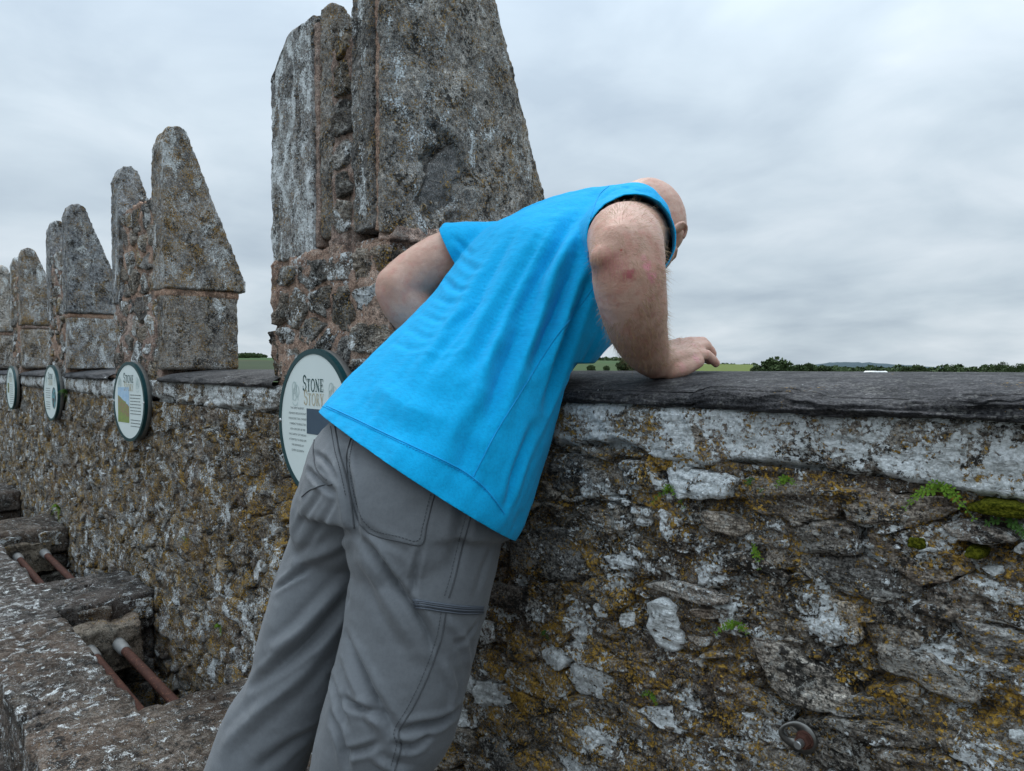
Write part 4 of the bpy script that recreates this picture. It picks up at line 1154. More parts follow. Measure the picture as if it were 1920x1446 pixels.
SIDE2 = [(836, 1150), (828, 1195), (815, 1235), (797, 1280), (775, 1325), (748, 1372), (752, 1400), (740, 1444)]
for q in (SIDE, SIDE2):
    seam('side_seam', q, TR_BVH, trousers, M_THREAD_G, 0.0013)
    stitches('side_stitching', [(x - 9, y - 2) for x, y in q], TR_BVH, trousers, M_THREAD_G)
seam('seat_seam', [(628, 800), (636, 845), (645, 880), (656, 930), (664, 990)], TR_BVH, trousers, M_THREAD_G, 0.0013)
stitches('seat_stitching', [(620, 800), (628, 845), (637, 880), (648, 930)], TR_BVH, trousers, M_THREAD_G)
seam('left_pocket_seam', [(566, 932), (580, 920), (600, 912), (622, 908)], TR_BVH, trousers, M_THREAD_G, 0.0010)
seam('left_pocket_edge', [(603, 788), (592, 815), (588, 845), (594, 880), (612, 900)], TR_BVH, trousers, M_THREAD_G, 0.0012)
# zip of the thigh pocket
zt_ = on_surface(TR_BVH, [(775, 1123), (820, 1129), (865, 1135), (906, 1137)], 40, 0.0012)
zb_ = on_surface(TR_BVH, [(776, 1139), (820, 1146), (865, 1151), (905, 1151)], 40, 0.0012)
M_ZIP = simple('zip_tape', (0.10, 0.115, 0.14), 0.5)
M_ZIPD = simple('zip_teeth', (0.035, 0.038, 0.045), 0.4)
if len(zt_) == 40 and len(zb_) == 40:
    V = np.vstack([zt_, zb_]); F = [(i, i + 1, 41 + i, 40 + i) for i in range(39)]
    z_ = put('zip', mesh(V, F), trousers, M_ZIP)
    so = z_.modifiers.new('t', 'SOLIDIFY'); so.thickness = 0.002; so.offset = 0
    for fr_, r in ((0.12, .0012), (0.38, .0009), (0.55, .0013), (0.72, .0009), (0.90, .0012)):
        q = zt_ * (1 - fr_) + zb_ * fr_
        v, f = tube(q + (FWD_NEG := -np.array(FWD)) * 0.0008, [r] * len(q), 6); put('zip_rib', mesh(v, f), trousers, M_ZIPD if fr_ in (.38, .72) else M_ZIP)

# ---- body: torso core, neck, head, arms and hands as one surface
BV = []
BV.append(ring_loft([((-1.04, -0.15, 1.14), (0.16, 0, -0.03), (0, -0.10, 0.06)), ((-1.0, -0.02, 1.31), (0.15, 0, -0.02), (0, -0.075, 0.06)), ((-0.96, 0.09, 1.44), (0.15, -0.02, -0.02), (0, -0.07, 0.07)), ((-0.92, 0.19, 1.52), (0.09, -0.01, 0), (0, -0.04, 0.05)), ((-0.915, 0.23, 1.545), (0.06, 0, 0), (0, -0.035, 0.045))], 24))
# neck and head, looking down over the far side
HC = np.array((-0.969, 0.372, 1.564))
fdir = np.array((0.12, 0.30, -0.95)); fdir /= np.linalg.norm(fdir)          # the way the face looks
cdir = np.array((-0.10, 0.93, 0.30)); cdir -= fdir * (cdir @ fdir); cdir /= np.linalg.norm(cdir)   # towards the crown
ldir = np.cross(cdir, fdir); ldir = ldir if ldir[0] > 0 else -ldir          # towards his right ear
def hp(l, c_, f_): return HC + ldir * l + cdir * c_ + fdir * f_
BV.append(tube([(-0.93, 0.20, 1.525), (-0.945, 0.26, 1.545), hp(0, -0.05, -0.01)], [0.066, 0.062, 0.062], 20, 10))
BV.append(ellipsoid(hp(0, 0.022, -0.012), (ldir * 0.077, fdir * 0.094, cdir * 0.092), 32, 22))     # skull
BV.append(ellipsoid(hp(0, -0.035, 0.042), (ldir * 0.067, fdir * 0.068, cdir * 0.078), 28, 18))     # face
BV.append(ellipsoid(hp(0, -0.095, 0.056), (ldir * 0.040, fdir * 0.036, cdir * 0.034), 20, 14))     # chin
BV.append(tube([hp(0, 0.005, 0.088), hp(0, -0.022, 0.102), hp(0, -0.042, 0.113)], [0.009, 0.010, 0.014], 12, 6))   # nose
for sgn in (1, -1):
    BV.append(tube([hp(sgn * 0.012, 0.012, 0.083), hp(sgn * 0.032, 0.016, 0.081), hp(sgn * 0.050, 0.006, 0.066)], [0.008, 0.009, 0.007], 10, 6))   # brows
    BV.append(ellipsoid(hp(sgn * 0.030, -0.008, 0.074), (ldir * 0.0135, fdir * 0.0135, cdir * 0.011), 14, 10))   # eyelids
    BV.append(ellipsoid(hp(sgn * 0.044, -0.040, 0.055), (ldir * 0.022, fdir * 0.022, cdir * 0.022), 14, 10))      # cheeks
    # ear: a bent rim with a lobe, and a thin shell inside
    e0 = hp(sgn * 0.073, -0.016, 0.034); en = ldir * sgn * 0.75 - fdir * 0.55; en /= np.linalg.norm(en)
    rim = [e0 + cdir * -0.032 + en * 0.004 + fdir * 0.008, e0 + cdir * -0.020 + en * 0.014 - fdir * 0.004, e0 + en * 0.021 - fdir * 0.006, e0 + cdir * 0.020 + en * 0.020 - fdir * 0.002, e0 + cdir * 0.032 + en * 0.012 + fdir * 0.006, e0 + cdir * 0.024 + en * 0.004 + fdir * 0.016]
    BV.append(tube(rim, [0.0058, 0.0045, 0.0042, 0.0042, 0.0042, 0.0036], 10, 20))
    BV.append(ellipsoid(e0 + en * 0.010, (cdir * 0.027, en * 0.012, np.cross(cdir, en) * 0.0035), 14, 10))
BV.append(tube([hp(-0.022, -0.066, 0.086), hp(0, -0.064, 0.094), hp(0.022, -0.066, 0.086)], [0.005, 0.007, 0.005], 10, 8))   # lips
BV.append(tube([hp(-0.018, -0.076, 0.084), hp(0, -0.077, 0.091), hp(0.018, -0.076, 0.084)], [0.005, 0.007, 0.005], 10, 8))
# right arm
BV.append(tube([(-0.84, 0.13, 1.485), (-0.775, 0.08, 1.480), (-0.735, 0.000, 1.461), (-0.688, -0.055, 1.440), (-0.664, -0.084, 1.418)], [0.060, 0.060, 0.0590, 0.0580, 0.055], 28, 20))
BV.append(ellipsoid((-0.6710, -0.119, 1.410), ((0.026, 0.0, 0.006), (0, 0.030, 0.0), (-0.004, 0, 0.022)), 18, 12))      # point of the elbow
BV.append(tube([(-0.666, -0.072, 1.420), (-0.663, -0.080, 1.386), (-0.673, -0.056, 1.345), (-0.692, -0.020, 1.313), (-0.709, 0.020, 1.287), (-0.722, 0.058, 1.268), (-0.726, 0.086, 1.262)], [0.052, 0.0550, 0.0515, 0.0465, 0.0405, 0.0335, 0.0290], 28, 28))
BV.append(ellipsoid((-0.634, -0.080, 1.408), ((0.018, 0.0, 0.0), (0, 0.026, 0.0), (0, 0, 0.022)), 14, 10))
# right hand, heel on the coping, fingers curled over it
wr = np.array((-0.727, 0.085, 1.262))
KN = {'i': (-0.757, 0.190, 1.293), 'm': (-0.739, 0.197, 1.292), 'r': (-0.724, 0.193, 1.284), 'p': (-0.711, 0.180, 1.272)}
BV.append(tube([(-0.724, 0.066, 1.262), (-0.728, 0.095, 1.260), (-0.732, 0.120, 1.263)], [0.030, 0.028, 0.026], 20, 8))
BV.append(ellipsoid((-0.716, 0.112, 1.250), ((0.018, 0, 0), (0, 0.030, 0.004), (0, -0.002, 0.016)), 16, 10))       # heel of the hand
BV.append(tube([(-0.712, 0.092, 1.246), (-0.708, 0.130, 1.252), (-0.706, 0.172, 1.262)], [0.0165, 0.0165, 0.0125], 14, 10))        # outer edge of the palm
BV.append(tube([(-0.728, 0.110, 1.256), (-0.726, 0.150, 1.266), (-0.724, 0.185, 1.274)], [0.018, 0.017, 0.014], 14, 10))
BV.append(ellipsoid((-0.748, 0.120, 1.252), ((0.020, 0, 0), (-0.006, 0.034, 0.004), (0, -0.002, 0.017)), 16, 10))  # thumb mound
for k, r0, r1 in (('i', .0150, .0118), ('m', .0150, .0122), ('r', .0145, .0115), ('p', .0140, .0105)):
    kx = np.array(KN[k]); st = wr + (kx - wr) * 0.18 + np.array(((kx[0] + 0.731) * 0.5, 0, 0))
    BV.append(tube([st, st * 0.45 + kx * 0.55 + np.array((0, 0, 0.003)), kx], [r0 + .002, r0, r1], 14, 10))
    BV.append(ellipsoid(kx + np.array((0, 0, 0.002)), ((r1 * .95, 0, 0), (0, r1 * 1.05, 0), (0, 0, r1)), 12, 8))
FING = {'i': [(KN['i']), (-0.754, 0.236, 1.298), (-0.749, 0.262, 1.285), (-0.748, 0.264, 1.268)],
        'm': [(KN['m']), (-0.742, 0.242, 1.297), (-0.740, 0.261, 1.282), (-0.742, 0.258, 1.265)],
        'r': [(KN['r']), (-0.729, 0.232, 1.289), (-0.726, 0.249, 1.276), (-0.729, 0.244, 1.263)],
        'p': [(KN['p']), (-0.710, 0.206, 1.273), (-0.7045, 0.219, 1.264), (-0.703, 0.227, 1.257)]}
for k, r in (('i', .0106), ('m', .0112), ('r', .0106), ('p', .0096)):
    BV.append(tube(FING[k], [r * 1.08, r * 1.02, r * 0.94, r * 0.78], 14, 16))
    p = np.array(FING[k][1]); BV.append(ellipsoid(p + np.array((0, 0, .001)), ((r * 1.06, 0, 0), (0, r * 1.1, 0), (0, 0, r * 1.06)), 12, 8))
BV.append(tube([(-0.746, 0.108, 1.262), (-0.772, 0.150, 1.266), (-0.782, 0.184, 1.260), (-0.780, 0.208, 1.253)], [.0150, .0125, .0110, .0085], 14, 14))   # thumb
# left arm, elbow out, hand on the coping beyond him
BV.append(tube([(-1.08, 0.10, 1.480), (-1.14, 0.055, 1.487), (-1.195, 0.000, 1.482), (-1.232, -0.060, 1.445), (-1.247, -0.100, 1.412)], [0.060, 0.060, 0.059, 0.055, 0.051], 28, 20))
BV.append(ellipsoid((-1.252, -0.118, 1.402), ((0.026, 0, 0.004), (0, 0.024, 0), (-0.004, 0, 0.026)), 16, 10))
BV.append(tube([(-1.246, -0.100, 1.412), (-1.238, -0.080, 1.378), (-1.222, -0.035, 1.335), (-1.212, 0.015, 1.300), (-1.205, 0.065, 1.270), (-1.203, 0.095, 1.262)], [0.048, 0.0510, 0.0475, 0.041, 0.033, 0.028], 26, 22))
for dx, ln in ((-0.030, .072), (-0.010, .082), (0.010, .078), (0.029, .062)):
    k0 = (-1.203 + dx * 1.1, 0.190 - abs(dx) * .3, 1.262)
    BV.append(tube([(-1.203 + dx * .4, 0.098, 1.262), k0], [.016, .012], 12, 8))
    BV.append(tube([k0, (k0[0] + dx * .3, k0[1] + ln * .55, 1.262), (k0[0] + dx * .4, k0[1] + ln, 1.254)], [.0100, .0095, .0078], 12, 10))
BV.append(tube([(-1.19, 0.105, 1.262), (-1.158, 0.140, 1.260), (-1.142, 0.175, 1.254)], [.015, .0115, .0085], 12, 10))
bd = part_union(BV, 0.0030, 3)
bm = bmesh.new(); bm.from_mesh(bd)
for cc, rr, it in (((-0.668, -0.075, 1.415), 0.085, 26), ((-1.246, -0.100, 1.405), 0.08, 24), ((-0.726, 0.075, 1.262), 0.030, 6)):
    vs = [v for v in bm.verts if (v.co - Vector(cc)).length < rr]
    for _ in range(it): bmesh.ops.smooth_vert(bm, verts=vs, factor=0.5, use_axis_x=True, use_axis_y=True, use_axis_z=True)
bm.to_mesh(bd); bm.free()
c = coords(bd); n = normals(bd)
d = fbm(c * 55, 3) * 0.0008 + fbm(c * 200, 2) * 0.00025
# tendons and skin folds at the back of the hand and wrist
for a, b, w_, dep in (((-0.7275, .115, 1.283), KN['m'], .004, .0012), ((-0.722, .115, 1.280), KN['r'], .004, .0012), ((-0.735, .115, 1.285), KN['i'], .004, .0010)):
    a = np.array(a); b = np.array(b); t = np.clip(((c - a) @ (b - a)) / ((b - a) @ (b - a)), 0, 1); dist = np.linalg.norm(c - (a + t[:, None] * (b - a)), axis=1)
    d += dep * np.exp(-(dist / w_) ** 2)
set_coords(bd, c + n * d[:, None])
BODY_BVH = bvh_of(bd)
M_SKIN, nt = new_mat('skin'); s = NT(nt); P = s.pos()
skc = s.mix(s.step(s.noise(P, 16, 4, 0.6), 0.35, 0.68), (0.50, 0.285, 0.21), (0.60, 0.38, 0.295))
skc = s.mix(s.math('MULTIPLY', s.step(s.noise(P, 42, 5, 0.65), 0.46, 0.68), 0.6), skc, (0.50, 0.215, 0.165))
skc = s.mix(s.math('MULTIPLY', s.step(s.noise(P, 230, 3, 0.6), 0.60, 0.72), 0.35), skc, (0.34, 0.19, 0.13))
def mark(col, p, rad, col2, strength):
    """A mark on the skin at p."""
    vd = s.node('ShaderNodeVectorMath', operation='DISTANCE'); s.l.new(P, vd.inputs[0]); vd.inputs[1].default_value = tuple(p)
    ds = s.math('ADD', vd.outputs['Value'], s.math('MULTIPLY', s.math('SUBTRACT', s.noise(P, 130, 3, 0.6), 0.5), rad * 1.3))
    return s.mix(s.math('MULTIPLY', s.math('SUBTRACT', 1.0, s.step(ds, rad * 0.25, rad)), strength), col, col2)
for (x, y), rad, c2, st in (((1180, 515), .0125, (0.36, 0.065, 0.085), .80), ((1150, 498), .030, (0.42, 0.17, 0.145), .75), ((1214, 500), .011, (0.72, 0.25, 0.30), .75), ((1224, 520), .011, (0.72, 0.25, 0.31), .75), ((1207, 483), .007, (.62, .25, .26), .6),  # broad elbow mark: reddened skin, with the shading below the bone painted in
                            ((1222, 560), .010, (.55, .22, .22), .5), ((1226, 590), .008, (.48, .2, .19), .5), ((1165, 469), .0026, (.40, .10, .07), .9), ((1214, 501), .0014, (.25, .06, .05), .9),
                            ((1305, 672), .012, (.70, .33, .35), .6), ((1280, 690), .014, (.62, .28, .27), .5), ((1330, 678), .010, (.68, .30, .29), .5), ((1300, 645), .012, (.66, .32, .30), .5), ((1270, 712), .012, (.60, .25, .23), .5), ((715, 560), .03, (.52, .25, .21), .4)):
    h = on_surface(BODY_BVH, [(x, y)])
    if len(h): skc = mark(skc, h[0], rad, c2, st)
hb = s.math('ADD', s.noise(P, 420, 3, 0.6), s.math('MULTIPLY', s.noise(s.pos((1, 1, 2)), 120, 3, 0.6), 1.0))
s.done(skc, 0.48, s.bump(hb, 0.0011, 0.5), spec=0.4, Subsurface_Weight=0.08, Subsurface_Scale=0.01, Subsurface_Radius=(1.0, 0.35, 0.2))
body = put('body', bd, man, M_SKIN)
# eyes and nails
M_NAIL = simple('nail', (0.68, 0.45, 0.38), 0.35); M_EYE = simple('eye', (0.75, 0.75, 0.72), 0.2)
for sgn in (1, -1):
    put('eye', mesh(*ellipsoid(hp(sgn * 0.030, -0.010, 0.0815), (ldir * 0.010, fdir * 0.008, cdir * 0.0045), 14, 10)), body, M_EYE)
for k in 'imrp':
    a, b = np.array(FING[k][2]), np.array(FING[k][3]); m_ = a * .3 + b * .7
    put('nail', mesh(*ellipsoid(m_ + np.array((0, .0078, 0)), ((.0052, 0, 0), (0, .0016, 0), (0, 0, .006)), 10, 8)), body, M_NAIL)
# fine hair on the forearm and upper arm
def hair_strands(n, u_ok, L0, L1, r, seed):
    rng = np.random.default_rng(seed); me = bd; cs = coords(me); ns = normals(me)
    w = MANLOC
    cand = np.nonzero(u_ok(cs + w))[0]
    V, F = [], []
    for i in rng.choice(cand, min(n, len(cand)), replace=False):
        p = cs[i]; nn = ns[i]; ax = np.array((-0.25, 0.62, -0.62)) if True else 0
        tdir = ax - nn * (ax @ nn); tdir /= np.linalg.norm(tdir) + 1e-6
        tdir = tdir + rng.normal(0, 0.35, 3); L = rng.uniform(L0, L1)
        p1 = p + (nn * 0.42 + tdir * 0.6) * L * 0.5; p2 = p + (nn * 0.45 + tdir * 1.1) * L
        side = np.cross(tdir, nn); side /= np.linalg.norm(side) + 1e-6
        k = len(V); V += [p - side * r, p + side * r, p1 + side * r * .8, p1 - side * r * .8, p2]
        F += [(k, k + 1, k + 2, k + 3), (k + 3, k + 2, k + 4)]
    return V, F
M_HAIR = simple('fair_hair', (0.33, 0.21, 0.11), 0.5)
v, f = merge([hair_strands(2600, lambda q: (q[:, 0] > -0.79) & (q[:, 1] < 0.10) & (q[:, 1] > -0.10) & (q[:, 2] > 1.25) & (q[:, 2] < 1.40), .007, .016, .00022, 1),
              hair_strands(1100, lambda q: (q[:, 0] > -0.70) & (q[:, 1] < 0.0) & (q[:, 2] > 1.38), .006, .013, .00019, 2),
              hair_strands(300, lambda q: (q[:, 0] > -0.75) & (q[:, 1] > 0.08) & (q[:, 1] < 0.18) & (q[:, 2] > 1.26) & (q[:, 2] < 1.31), .005, .011, .00018, 4),
              hair_strands(350, lambda q: (q[:, 0] < -1.18) & (q[:, 1] < -0.01), .005, .010, .00011, 3)])
me = mesh(v, f)
ho = add('arm_hair', me, body, M_HAIR); ho['kind'] = 'stuff'
# boots, below the frame
M_BOOT = simple('dark_leather', (0.035, 0.03, 0.027), 0.55)
for x, y in ((-1.139, -0.371), (-1.412, -0.538)):
    q = ring_loft([((x, y - .03, 0.25), (.055, 0, 0), (0, .065, 0)), ((x, y - .02, 0.19), (.052, 0, 0), (0, .07, 0.01)), ((x, y + .03, 0.155), (.052, 0, 0), (0, .05, .05)), ((x, y + .11, 0.14), (.050, 0, 0), (0, .012, .040)), ((x, y + .19, 0.128), (.040, 0, 0), (0, .006, .027)), ((x, y + .215, 0.124), (.022, 0, 0), (0, .004, .016))], 20)
    put('boot', mesh(*q), man, M_BOOT)

# ------------------------------------------------------------------ information plaques
M_TEAL = simple('dark_teal_enamel', (0.004, 0.045, 0.052), 0.35)
M_SIDE = simple('weathered_plaque_edge', (0.16, 0.155, 0.145), 0.8, nscale=60, namp=0.3)
M_FACE = simple('pale_plaque_face', (0.72, 0.79, 0.77), 0.42, nscale=6, namp=0.04)
M_INK = simple('green_ink', (0.02, 0.075, 0.07), 0.6)
M_BEIGE = simple('beige_ink', (0.52, 0.47, 0.34), 0.6)
M_GREYINK = simple('grey_ink', (0.10, 0.12, 0.12), 0.6)
M_KNOT = simple('pale_knot_print', (0.54, 0.64, 0.62), 0.6)
M_STEEL = simple('bright_screw', (0.55, 0.56, 0.57), 0.3, 0.8)
def picture_mat(kind):
    m, nt = new_mat('print_' + kind); s = NT(nt); P = s.pos(obj=True)
    sp = s.node('ShaderNodeSeparateXYZ'); s.l.new(P, sp.inputs[0]); z = sp.outputs[2]; x = sp.outputs[0]
    if kind == 'slate':
        c = s.mix(s.noise(P, 30, 3, 0.5), (0.045, 0.075, 0.115), (0.075, 0.11, 0.15))
    elif kind == 'hillside':
        hill = s.math('ADD', s.math('ADD', z, s.math('MULTIPLY', x, 0.35)), s.math('MULTIPLY', s.math('SUBTRACT', s.noise(P, 25, 3, 0.6), 0.5), 0.03))
        c = s.mix(s.noise(P, 60, 4, 0.6), (0.16, 0.24, 0.05), (0.34, 0.40, 0.12))
        crowd = s.step(s.noise(P, 120, 3, 0.7), 0.48, 0.55)
        c = s.mix(s.math('MULTIPLY', crowd, s.step(s.math('ABSOLUTE', s.math('ADD', hill, 0.012)), 0.04, 0.02)), c, (0.36, 0.16, 0.14))
        c = s.mix(s.step(s.noise(s.off(P, (1, 1, 1)), 190, 3, 0.7), 0.58, 0.62), c, (0.14, 0.11, 0.24))
        sky = s.mix(s.noise(P, 40, 4, 0.6), (0.16, 0.38, 0.66), (0.68, 0.80, 0.86))
        c = s.mix(s.step(hill, 0.018, 0.022), c, sky)
    elif kind == 'oval':
        d = s.noise(P, 38, 3, 0.6)
        c = s.mix(s.step(d, 0.47, 0.55), (0.12, 0.34, 0.38), (0.04, 0.04, 0.05))
        c = s.mix(s.step(s.noise(s.off(P, (2, 0, 0)), 60, 3, 0.6), 0.58, 0.62), c, (0.35, 0.20, 0.12))
    else:
        c = s.mix(s.step(s.noise(P, 55, 3, 0.6), 0.45, 0.55), (0.24, 0.30, 0.10), (0.10, 0.08, 0.06))
    s.done(c, 0.45); return m
PIC = {k: picture_mat(k) for k in ('slate', 'hillside', 'oval', 'small')}
def disc(r, y0, y1, n=72, bevel=0.0):
    th = np.linspace(0, 2 * np.pi, n, endpoint=False)
    R = [np.c_[(r - bevel) * np.cos(th), np.full(n, y0), (r - bevel) * np.sin(th)], np.c_[r * np.cos(th), np.full(n, y0 + bevel), r * np.sin(th)], np.c_[r * np.cos(th), np.full(n, y1), r * np.sin(th)]]
    return loft(R if bevel else [R[0], R[2]])
def annulus(r0, r1, y0, y1, n=72):
    th = np.linspace(0, 2 * np.pi, n, endpoint=False); c_, s_ = np.cos(th), np.sin(th)
    q = [(r0, y1), (r0, y0), (r1, y0), (r1, y1)]
    V = [(r * c_[i], y, r * s_[i]) for r, y in q for i in range(n)]; F = []
    for k in range(4):
        for i in range(n):
            j = (i + 1) % n; F.append((k * n + i, ((k + 1) % 4) * n + i, ((k + 1) % 4) * n + j, k * n + j))
    return V, F
# serif capitals drawn as strokes on a 1 x 1 box: (points, width)
def arc(cx, cz, rx, rz, a0, a1, n=14): return [(cx + rx * math.cos(math.radians(a0 + (a1 - a0) * i / n)), cz + rz * math.sin(math.radians(a0 + (a1 - a0) * i / n))) for i in range(n + 1)]
TH, TN = 0.13, 0.05
GLYPH = {'S': (0.50, [(arc(.25, .74, .19, .23, 25, 270) + arc(.25, .27, .20, .24, 90, -155), .10), ([(.44, .70), (.44, .95)], TN), ([(.05, .05), (.05, .32)], TN)]),
 'T': (0.62, [([(.31, 0), (.31, .97)], TH), ([(.02, .97), (.60, .97)], TN), ([(.03, .97), (.03, .78)], TN), ([(.59, .97), (.59, .78)], TN), ([(.18, .02), (.44, .02)], TN)]),
 'O': (0.74, [(arc(.37, .49, .31, .48, 0, 360, 30), .095)]),
 'N': (0.76, [([(.13, 0), (.13, .97)], TN), ([(.10, .95), (.63, .02)], TH), ([(.63, 0), (.63, .97)], TN), ([(.0, .97), (.16, .97)], TN), ([(.02, .02), (.25, .02)], TN), ([(.50, .97), (.75, .97)], TN)]),
 'E': (0.58, [([(.14, 0), (.14, .97)], TH), ([(.02, .97), (.54, .97)], TN), ([(.02, .02), (.56, .02)], TN), ([(.14, .50), (.42, .50)], TN), ([(.53, .97), (.53, .78)], TN), ([(.55, .02), (.55, .24)], TN), ([(.42, .38), (.42, .62)], TN)]),
 'R': (0.66, [([(.14, 0), (.14, .97)], TH), ([(.02, .97), (.28, .97)] + arc(.28, .73, .22, .24, 90, -90) + [(.14, .49)], .07), ([(.30, .49), (.62, .02)], TH * .9), ([(.02, .02), (.27, .02)], TN), ([(.54, .02), (.68, .02)], TN)]),
 'Y': (0.68, [([(.34, 0), (.34, .46)], TH), ([(.06, .97), (.34, .44)], TH * .9), ([(.62, .97), (.34, .44)], TN), ([(.0, .97), (.20, .97)], TN), ([(.50, .97), (.70, .97)], TN), ([(.22, .02), (.46, .02)], TN)])}
def stroke(pts, w, y, t):
    V, F = [], []
    for a, b in zip(pts[:-1], pts[1:]):
        a = np.array(a); b = np.array(b); d = (b - a) / (np.linalg.norm(b - a) + 1e-9); n = np.array((-d[1], d[0])) * w / 2; e = d * w * 0.12
        k = len(V)
        for q in (a - e - n, a - e + n, b + e + n, b + e - n): V.append((q[0], y, q[1]))
        F.append((k, k + 1, k + 2, k + 3))
    return V, F
def word(text, height, width, small=0.78):
    """Flat lettering centred on x = 0, first letter taller."""
    parts = []; x = 0
    for i, ch in enumerate(text):
        w_, st = GLYPH[ch]; sc = 1.0 if i == 0 else small
        for k, (p, lw) in enumerate(st):
            v, f = stroke([(a * sc + x, b * sc) for a, b in p], lw * (1 if i == 0 else .9), -0.0002 * (k % 3) - 0.00007 * k, 0)
            parts.append((v, f))
        x += (w_ + 0.10) * sc
    V, F = merge(parts); V = np.array(V); V[:, 0] = (V[:, 0] - V[:, 0].min()) / (V[:, 0].max() - V[:, 0].min()) * width - width / 2; V[:, 2] *= height
    return mesh(V, F)
def text_mesh(body, size):
    cu = bpy.data.curves.new('t', 'FONT'); cu.body = body; cu.size = size; cu.align_x = 'CENTER'; cu.space_character = 1.05; cu.resolution_u = 2
    o = bpy.data.objects.new('t', cu); COL.objects.link(o); dg = bpy.context.evaluated_depsgraph_get(); dg.update()
    me = bpy.data.meshes.new_from_object(o.evaluated_get(dg)); bpy.data.objects.remove(o)
    me.transform(Matrix.Rotation(math.radians(90), 4, 'X')); me.materials.clear(); return me
ME_STONE = word('STONE', 0.042, 0.108); ME_STORY = word('STORY', 0.040, 0.104)
def plaque(u, z, label, D, pic, text_x, lines, size, gap, ztop, pic_at, pic_size, oval=False, turn=6):
    t = thing('plaque', label, 'plaque', 'round information plaques on the wall', (u, -0.060, z))
    t.rotation_euler = (0, 0, math.radians(turn))
    R = D / 2
    add('back_board', mesh(*disc(R, 0.004, 0.030, 72, 0.002)), t, M_SIDE)
    o = add('rim', mesh(*annulus(R - 0.0125, R + 0.0008, -0.002, 0.012)), t, M_TEAL, False)
    add('face', mesh(*disc(R - 0.0118, 0.000, 0.010, 72)), t, M_FACE, False)
    y = -0.0009
    a = add('title', ME_STONE, t, M_INK, False); a.location = (0.0, y, 0.083)
    a = add('title', ME_STORY, t, M_BEIGE, False); a.location = (0.004, y, 0.047)
    for i, ln in enumerate(lines):
        me = text_mesh(ln, size) if isinstance(ln, str) else mesh(*merge([stroke([(x0, 0), (x1, 0)], size * 0.5, 0, 0) for x0, x1 in ln]))
        a = add('text_line', me, t, M_GREYINK, False); a.location = (text_x, y, ztop - gap * i)
    w_, h_ = pic_size
    if oval:
        th = np.linspace(0, 2 * np.pi, 40, endpoint=False); V = [(w_ / 2 * math.cos(q), 0, h_ / 2 * math.sin(q)) for q in th]; F = [tuple(range(40))]
    else:
        V = [(-w_ / 2, 0, -h_ / 2), (w_ / 2, 0, -h_ / 2), (w_ / 2, 0, h_ / 2), (-w_ / 2, 0, h_ / 2)]; F = [(0, 1, 2, 3)]
    a = add('picture', mesh(V, F), t, PIC[pic], False); a.location = (pic_at[0], y, pic_at[1])
    for sx in (-1, 1):
        pts = []
        for k in range(3):
            pts.append(stroke(arc(sx * 0.098 + 0.009 * math.cos(k * 2.1), 0.082 + 0.010 * math.sin(k * 2.1) , 0.012, 0.016, 0, 360, 18), 0.0022, y - 0.0001 * k, 0))
        pts.append(stroke([(sx * 0.098 - .016, .058), (sx * 0.098, .106), (sx * 0.098 + .016, .058)], 0.0022, y - 0.0004, 0))
        pts.append(stroke(arc(sx * 0.098, 0.053, 0.014, 0.009, 180, 360, 10), 0.0022, y - .0005, 0))
        add('knot_emblem', mesh(*merge(pts)), t, M_KNOT, False)
    for a_ in (180, 0):
        q = math.radians(a_); add('screw', mesh(*ellipsoid(((R - 0.008) * math.cos(q), -0.002, (R - 0.008) * math.sin(q)), ((.0055, 0, 0), (0, 0, .0055), (0, -.003, 0)), 14, 8)), t, M_STEEL)
    return t
def words(n, w, rng):
    out = []
    for _ in range(n):
        x = -w / 2 + rng.uniform(0, w * .06); ln = []
        while x < w / 2 * .92:
            L = rng.uniform(.05, .16) * w; ln.append((x, min(x + L, w / 2))); x += L + w * .03
        out.append(ln)
    return out
r_ = np.random.default_rng(3)
plaque(-1.700, 1.106, 'largest nearest round plaque, half hidden behind the blue shirt', 0.385, 'slate', -0.086, ["THE TERM 'BLARNEY',", 'MEANING BEGUILING BUT', 'MISLEADING TALK, GAINED', 'CURRENCY DURING THE', '16TH CENTURY AS THE', 'MACCARTHY OF THE DAY', 'ATTEMPTED TO FEND OFF', 'THE DEMANDS OF', 'QUEEN ELIZABETH'], 0.0078, 0.0142, 0.034, (0.028, 0.005), (0.125, 0.066), False, 1)
plaque(-3.405, 1.103, 'round plaque with a hillside picture left of its text', 0.345, 'hillside', 0.072, words(7, .115, r_) + [[]] + words(3, .105, r_), 0.0062, 0.0135, 0.030, (-0.058, -0.015), (0.125, 0.155))
plaque(-5.11, 1.098, 'round plaque with a dark oval picture right of its text', 0.340, 'oval', -0.062, words(5, .115, r_) + [[]] + words(4, .10, r_), 0.0062, 0.0140, 0.026, (0.075, -0.030), (0.095, 0.13), True, 3)
plaque(-6.66, 1.096, 'smallest farthest round plaque, at the left frame edge', 0.335, 'small', 0.035, words(5, .12, r_) + words(5, .15, r_), 0.006, 0.0160, 0.024, (-0.085, 0.0), (0.06, 0.075), False, 2)

